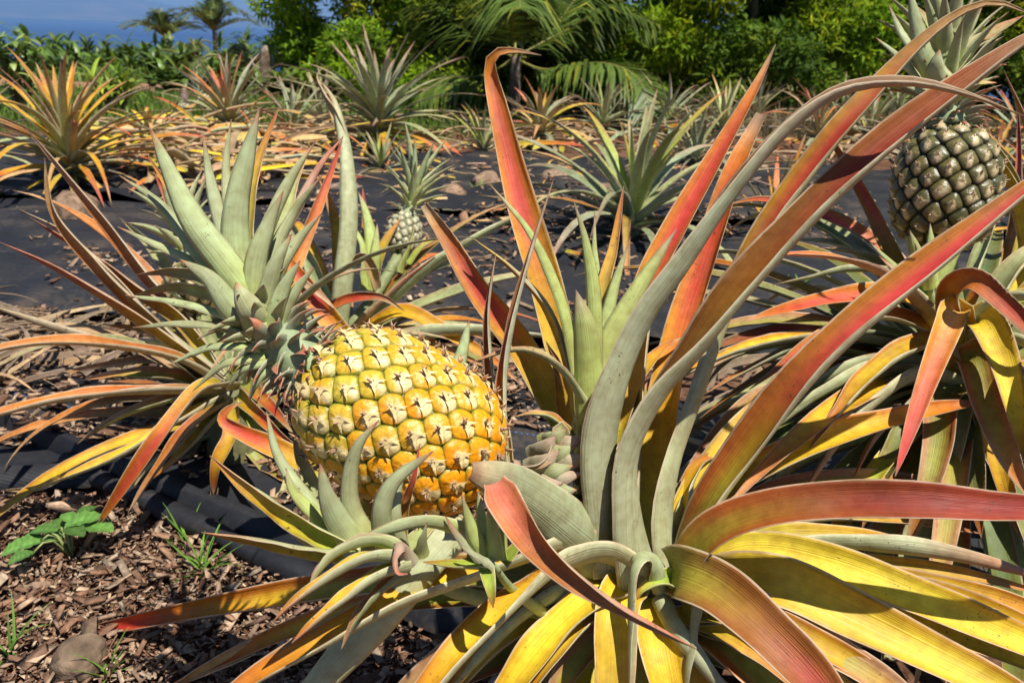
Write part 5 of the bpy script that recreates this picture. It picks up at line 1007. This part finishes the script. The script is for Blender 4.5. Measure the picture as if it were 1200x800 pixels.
for a in [('gg', 30, (160, 150, 120), 50, '398,395,155 405,330,152 412,260,152 410,190,154 403,150,156 392,115,158 375,95,160', 3.4), ('dd', 14, (20, 60, 90), 60, '402,158,156 392,130,157 378,105,158 372,88,158 380,80,158', 2.4), ('yo', 22, (10, 20, 30), 50, '395,395,158 400,330,160 396,270,161 385,230,162 370,200,163', 2.8),
          ('gg', 34, (120, 100, 95), 55, '400,410,150 440,375,148 500,320,146 560,280,147 640,238,150', 3.0), ('lr', 26, (110, 100, 95), 55, '395,415,150 420,385,147 470,335,145 510,300,144', 2.6), ('gg', 28, (60, 60), 55, '410,400,152 460,375,148 530,345,147 600,325,148 660,318,150', 2.4), ('gg', 34, (150, 120, 90), 55, '405,410,146 450,405,142 520,392,140 600,393,141 670,398,143', 2.8),
          ('yo', 28, (80, 30, 20), 55, '410,405,148 450,375,144 480,368,142 530,395,141 575,420,141 610,450,142', 2.4), ('ol', 26, (40, 30), 55, '410,410,146 460,395,143 520,410,141 570,430,141', 2.2), ('br', 22, (60, 40, -20), 60, '395,410,148 372,385,145 400,355,143 445,348,142 475,365,142', 2.4), ('yr', 20, (20, 10), 50, '392,410,148 365,350,146 350,300,146', 2.0),
          ('rd', 34, (10, 5, 0), 52, '430,440,132 410,405,131 380,365,131 345,315,132 325,290,133', 3.0), ('dr', 12, (20, 50), 60, '352,330,131 372,345,130 392,362,130', 2.0), ('lg', 26, (160, 150), 45, '432,340,160 438,290,160 430,250,161 420,225,162', 2.2), ('lg', 22, (120, 110), 45, '432,340,158 428,290,158 408,255,159', 2.0), ('ye', 22, (40, 40), 45, '436,340,160 450,290,161 470,255,163', 2.0),
          ('lg', 20, (170, 170), 45, '434,340,158 440,300,157 442,262,158', 2.0), ('lr', 16, (20, 20), 45, '436,335,163 430,270,165 425,220,168', 2.0), ('dd', 18, (-60, 10, 60), 60, '440,340,156 432,305,153 418,300,152 408,318,152', 2.0), ('lg', 16, (120, 60), 50, '470,320,163 482,285,163 485,262,164', 2.0), ('lg', 14, (60, 60), 50, '480,310,163 495,290,164 515,278,166', 2.0),
          ('gg', 30, (30, 40), 50, '395,395,160 375,330,166 345,270,170 318,230,173', 2.4), ('gg', 28, (-40, -50), 50, '390,400,158 350,360,160 300,335,163 250,330,166', 2.2), ('gg', 26, (60, 60), 50, '405,400,160 450,350,166 500,320,172 560,300,178', 2.2), ('ol', 30, (40, 40), 50, '410,412,148 470,420,144 540,445,141 600,470,140', 2.2), ('dg', 30, (60, 50), 50, '410,415,150 480,410,149 560,420,150 640,430,152', 2.2),
          ('gg', 26, (-60, -50), 50, '392,410,154 350,390,152 310,400,150 270,420,150', 2.2), ('rd', 14, (20, 0), 50, '470,430,141 500,400,141 530,378,142', 1.8), ('cr', 20, 172, 42, '530,440,130 540,420,130 550,375,131', 2.0), ('dr', 22, (60, 70), 50, '560,425,150 600,425,149 650,428,149', 2.0)]:
    leaf(E, a[0], a[1], a[2], a[3], a[4], p=a[5], k=7, n=20)

# ---------------------------------------------------------------- plants farther back
def at(px, py): return G(px, py)
GRN = [(.35, ['gg', 'cr', 'gr']), (.75, ['gr', 'gg']), (1.0, ['gr', 'lr', 'gg'])]
REDY = [(.3, ['lr', 'ye', 'yo']), (.65, ['ol', 'lr', 'yo', 'ye']), (1.0, ['lr', 'yo', 'dd', 'rd'])]
rosette('pineapple_plant', 'red and yellow leaved plant standing behind the brown rock', at(88, 226), 74, .60, .040, REDY, e=(86, -5), droop=60, stem=.17, seedv=1, k=5)
rosette('pineapple_plant', 'collapsed yellow plant of dead leaves beside the red and yellow plant', at(178, 184), 44, .42, .04, [(.3, ['yy', 'ye']), (1, ['yy', 'dd', 'dd'])], e=(60, -10), droop=90, stem=.12, seedv=2)
rosette('pineapple_plant', 'red-tipped plant with two small stalked fruits before the driftwood stump', at(272, 172), 60, .56, .036, [(.4, ['rd', 'lr', 'gr']), (.75, ['gr', 'gg', 'rd']), (1, ['gr', 'dd'])], e=(88, 8), droop=55, stem=.18, seedv=3)
rosette('pineapple_plant', 'large grey-green spiky plant with red drooping lower leaves', at(445, 186), 78, .66, .046, [(.45, ['gr', 'gg', 'gr']), (.72, ['gr', 'gg']), (1, ['rd', 'lr', 'gr', 'yo'])], e=(86, -12), droop=45, stem=.26, seedv=4, alpha=40)
rosette('pineapple_plant', 'small yellowish-green plant on cloth before the large grey-green plant', at(447, 208), 20, .30, .028, [(.5, ['lg', 'ye', 'gg']), (1, ['gr', 'lr', 'dd'])], e=(84, 12), droop=30, stem=.05, seedv=5)
rosette('pineapple_plant', 'small upright green plant with reddish foot on the black cloth', at(566, 186), 26, .40, .030, [(.5, ['gg', 'lg', 'cr']), (1, ['gg', 'gr'])], e=(86, 10), droop=38, stem=.06, seedv=6)
rosette('pineapple_plant', 'mid-field green plant with arching grey-green leaves and few litter leaves', at(738, 285), 40, .66, .046, [(.45, ['gg', 'lg', 'gr']), (1, ['gr', 'gg', 'ol', 'gg'])], e=(84, 18), droop=62, stem=.10, seedv=13, alpha=52)
rosette('pineapple_plant', 'yellow and orange plant half hidden behind the tall red leaf', at(632, 172), 40, .52, .04, [(.4, ['ye', 'gr', 'lr']), (1, ['dd', 'yy', 'gr', 'dd'])], e=(80, -5), droop=65, stem=.12, seedv=8)
rosette('pineapple_plant', 'small plant of upright narrow yellow leaves between the crossing red leaves', at(906, 285), 12, .36, .030, [(1, ['yo', 'ye', 'lr', 'yy'])], e=(88, 50), droop=30, stem=.04, seedv=9)
rosette('pineapple_plant', 'plant with broad yellow leaves right behind the green pineapple', at(1225, 300), 34, .56, .042, [(.5, ['yy', 'lr', 'yo']), (1, ['yo', 'rd', 'ol'])], e=(84, 5), droop=55, stem=.14, seedv=10)
rosette('pineapple_plant', 'reddish small plant beside the broad yellow leaved plant', at(1160, 215), 26, .42, .028, [(1, ['lr', 'rd', 'gr', 'yo'])], e=(84, 10), droop=45, stem=.08, seedv=21)
rosette('pineapple_plant', 'grey-green plant with red litter between the curled leaf and mid-field plant', at(812, 205), 34, .46, .032, GRN, e=(84, 0), droop=45, stem=.10, seedv=11)
rosette('pineapple_plant', 'low reddish-grey plant behind the upright yellow leaves', at(955, 178), 44, .52, .034, [(.4, ['gr', 'lr']), (1, ['gr', 'gr', 'lr', 'dr'])], e=(84, -5), droop=60, stem=.14, seedv=12)
far = [(885, 150, 14), (985, 152, 15), (780, 158, 16), (1050, 150, 17), (345, 170, 22), (845, 166, 23), (1015, 172, 24), (925, 146, 25), (1120, 152, 26), (705, 160, 27), (380, 160, 30), (-40, 205, 31), (1190, 170, 32)]
for px, py, sd in far:
    rosette('pineapple_plant', 'grey spiky plant in the far rows before the hedge trees', at(px, py), 34, .52, .032, GRN if sd % 2 else [(.4, ['gr', 'gg']), (1, ['gr', 'lr', 'dr'])], e=(84, -2), droop=50, stem=.12, seedv=sd, parts=False, group='grey plants of the far rows', k=4, nseg=9)
# small stalked fruits behind the dead yellow leaves
def stalked(px, py_foot, py_b, py_t, rpx, label, tuft, seed, dx=0):
    g = G(px, py_foot); d = float((g-CAM)@FWD); rt = empty('stalked_pineapple', g, label, 'pineapple'); b_, t_ = P(px+dx*.6, py_b, d), P(px+dx, py_t, d)
    mb = MB(); mb.add(*tube(spline([g-np.array([0, 0, .01]), (g+b_)/2+np.array([.01, 0, 0]), b_], 8), .012, 7, (.45, .33, .2))); obj('fruit_stalk', mb.mesh(g), M_STEM, rt)
    fruit(rt, b_, t_, rpx*d/FPX, 60, 'small', seedv=seed, segs=8, rings=[0, .3, .7, 1.0], parts=False, spikes=False)
    ax = nrm(t_-b_)
    if tuft == 'bare':
        mb = MB(); mb.add(*tube(spline([t_-ax*.01, t_+ax*.05, t_+ax*.10], 6), [.026, .03, .03, .026, .02, .012], 8, (.20, .13, .11))); obj('crown', mb.mesh(g), M_STEM, rt)
    else: crown_grow(rt, [t_-ax*.005, t_+ax*.03, t_+ax*.08], 26, .06, .20, .014, .022, 'gr', e=(10, 70), seedv=seed, r0=.02, r1=.008, fshort=.1, k=4, nseg=7)
    for i in range(5):
        gg = grow(g+np.array([0, 0, .01]), i*1.3, 50, -30, .2, .02, 'dd', n=7, k=4); obj('leaf', mesh_np(gg[0]-g, gg[1], gg[2], gg[3]), M_LEAF, rt)
stalked(216, 152, 137, 120, 7, 'small round pale fruit with bare brown top on a thin stalk', 'bare', 1)
stalked(250, 150, 126, 112, 8, 'small pale fruit leaning with a leafy grey-green crown', 'leafy', 2, -14)
stalked(285, 162, 150, 130, 9, 'small pale fruit with bare brown top among red-tipped leaves', 'bare', 3)

# ---------------------------------------------------------------- weeds and grass tufts on the chips
def ovate(base, az, e0, L_, W_, col, curl=-.6, n=13):
    v = np.linspace(0, 1, n); e = e0+curl*v; d = np.stack([np.cos(e)*math.cos(az), np.cos(e)*math.sin(az), np.sin(e)], 1)
    p = base+np.vstack([np.zeros(3), np.cumsum(d[:-1]*L_/(n-1), axis=0)]); S = np.array([-math.sin(az), math.cos(az), 0]); Nn = np.cross(d, S)*-1
    wv = np.sin(np.pi*np.clip(v*.92+.06, 0, 1))**.75*W_/2*(1+.07*np.sin(v*44)); u = np.array([-1, -.5, 0, .5, 1])
    V = p[:, None]+(u[None]*wv[:, None])[..., None]*S+((np.abs(u)[None]*.22+.05*np.sin(v[:, None]*22+u[None]*3)*np.abs(u)[None])*wv[:, None])[..., None]*np.abs(Nn)[:, None]
    F = [(i*5+j, i*5+j+1, (i+1)*5+j+1, (i+1)*5+j) for i in range(n-1) for j in range(4)]
    C = np.asarray(col)*(1+.30*(u == 0))[None, :, None]*(1+.22*np.sin(v[:, None]*34-np.abs(u)[None]*4))[..., None]; return V.reshape(-1, 3), F, C.reshape(-1, 3)
WX = 10; g = G(72+WX, 640, .02); wd = empty('weed', (g[0], g[1], 0), 'small broad-leaved green weed growing in the wood chips', 'weed'); o0 = np.array(wd.location); r = np.random.default_rng(4)
for tx, ty, L_ in [(85, 612, 40), (62, 616, 34), (98, 618, 42), (45, 622, 30), (20, 640, 38), (28, 632, 26), (52, 632, 30), (75, 622, 30), (18, 652, 26), (90, 600, 24), (70, 607, 24)]:
    zt = r.uniform(.02, .055); tgt = G(tx+WX, ty, zt); v = tgt-g; az = math.atan2(v[1], v[0])+r.uniform(-.5, .5); st = tgt-np.array([math.cos(az), math.sin(az), 0])*L_*.45/FPX; st[2] = zt
    mb = MB(); mb.add(*tube(spline([g-np.array([0, 0, .02]), (g+st)/2+np.array([0, 0, .015]), st], 6), .0016, 5, (.30, .34, .12))); sm = obj('stalk', mb.mesh(o0), M_WEED, wd)
    ov = ovate(st, az, .25, L_*1.1/FPX*1.05, L_*.74/FPX*1.05, np.array((.085, .18, .035))*r.uniform(.6, 1.4)); obj('leaf', mesh_np(ov[0]-o0, ov[1], ov[2]), M_WEED, sm)
def tuft(px, py, n, hpx, label, seed, spread=.5, group=None, w_=.0035, cat='grass tuft'):
    g = G(px, py); d = float((g-CAM)@FWD); rt = empty('grass_tuft', g, label, cat, group); r = np.random.default_rng(seed); h = hpx*d/FPX
    for i in range(n):
        az = r.uniform(0, 6.28); gg = grow(g+np.array([r.uniform(-.008, .008), r.uniform(-.008, .008), -.004]), az, r.uniform(45, 88), r.uniform(-25, 60), h*r.uniform(.5, 1.2), w_*r.uniform(.7, 1.4)*d, 'lg', alpha=35, n=8, k=3, th=.0004, zmin=-.01, curl=r.uniform(-.4, .4))
        me = mesh_np(gg[0]-g, gg[1], np.broadcast_to(np.array((.15, .30, .04))*r.uniform(.7, 1.4), gg[0].shape)); obj('blade', me, M_GRASS, rt)
tuft(238, 672, 16, 62, 'green grass tuft growing beside the rolled cloth hem', 1)
tuft(222, 640, 6, 60, 'thin grass blades leaning over the rolled cloth hem', 2)
tuft(10, 768, 12, 80, 'tall grass tuft in the chips beside the broad-leaved weed patch', 3)
tuft(130, 794, 10, 60, 'grass tuft beside the rounded brown rock', 4)
tuft(98, 690, 5, 18, 'tiny seedling among the wood chips below the weed', 5)
tuft(1090, 560, 9, 120, 'sparse long grass blades below the salmon hanging leaf', 6, w_=.0016)
tuft(1150, 690, 14, 110, 'sparse long grass blades under the dark red horizontal leaf', 7, w_=.0016)
tuft(1185, 640, 9, 90, 'thin grass blades among dry straw at the yellow leaves', 8, w_=.0016)
tuft(565, 232, 14, 22, 'small grass tuft beside the reddish tan rock', 9)
tuft(640, 246, 14, 24, 'low grass tuft on the cloth near the mid-field plant', 10)
tuft(935, 350, 26, 34, 'patch of small green weeds under the red-edged leaf', 11, w_=.006)

# ---------------------------------------------------------------- haze over the sea
bm = __import__('bmesh').new(); __import__('bmesh').ops.create_cube(bm, size=1); me = bpy.data.meshes.new('haze'); bm.to_mesh(me); bm.free()
hz_ = obj('haze', me); hz_.scale = (40000, 40000, 1180); hz_.location = (0, 0, 1180/2-47)
m = bpy.data.materials.new('haze'); m.use_nodes = True; t = m.node_tree; t.nodes.clear(); mo = t.nodes.new('ShaderNodeOutputMaterial'); pv = t.nodes.new('ShaderNodeVolumePrincipled')
pv.inputs['Color'].default_value = (.27, .52, 1.0, 1); pv.inputs['Density'].default_value = 1.15e-4; pv.inputs['Anisotropy'].default_value = 0.0
t.links.new(pv.outputs[0], mo.inputs['Volume']); me.materials.append(m); tag(hz_, 'blue haze in the distance', 'haze', None, 'stuff')
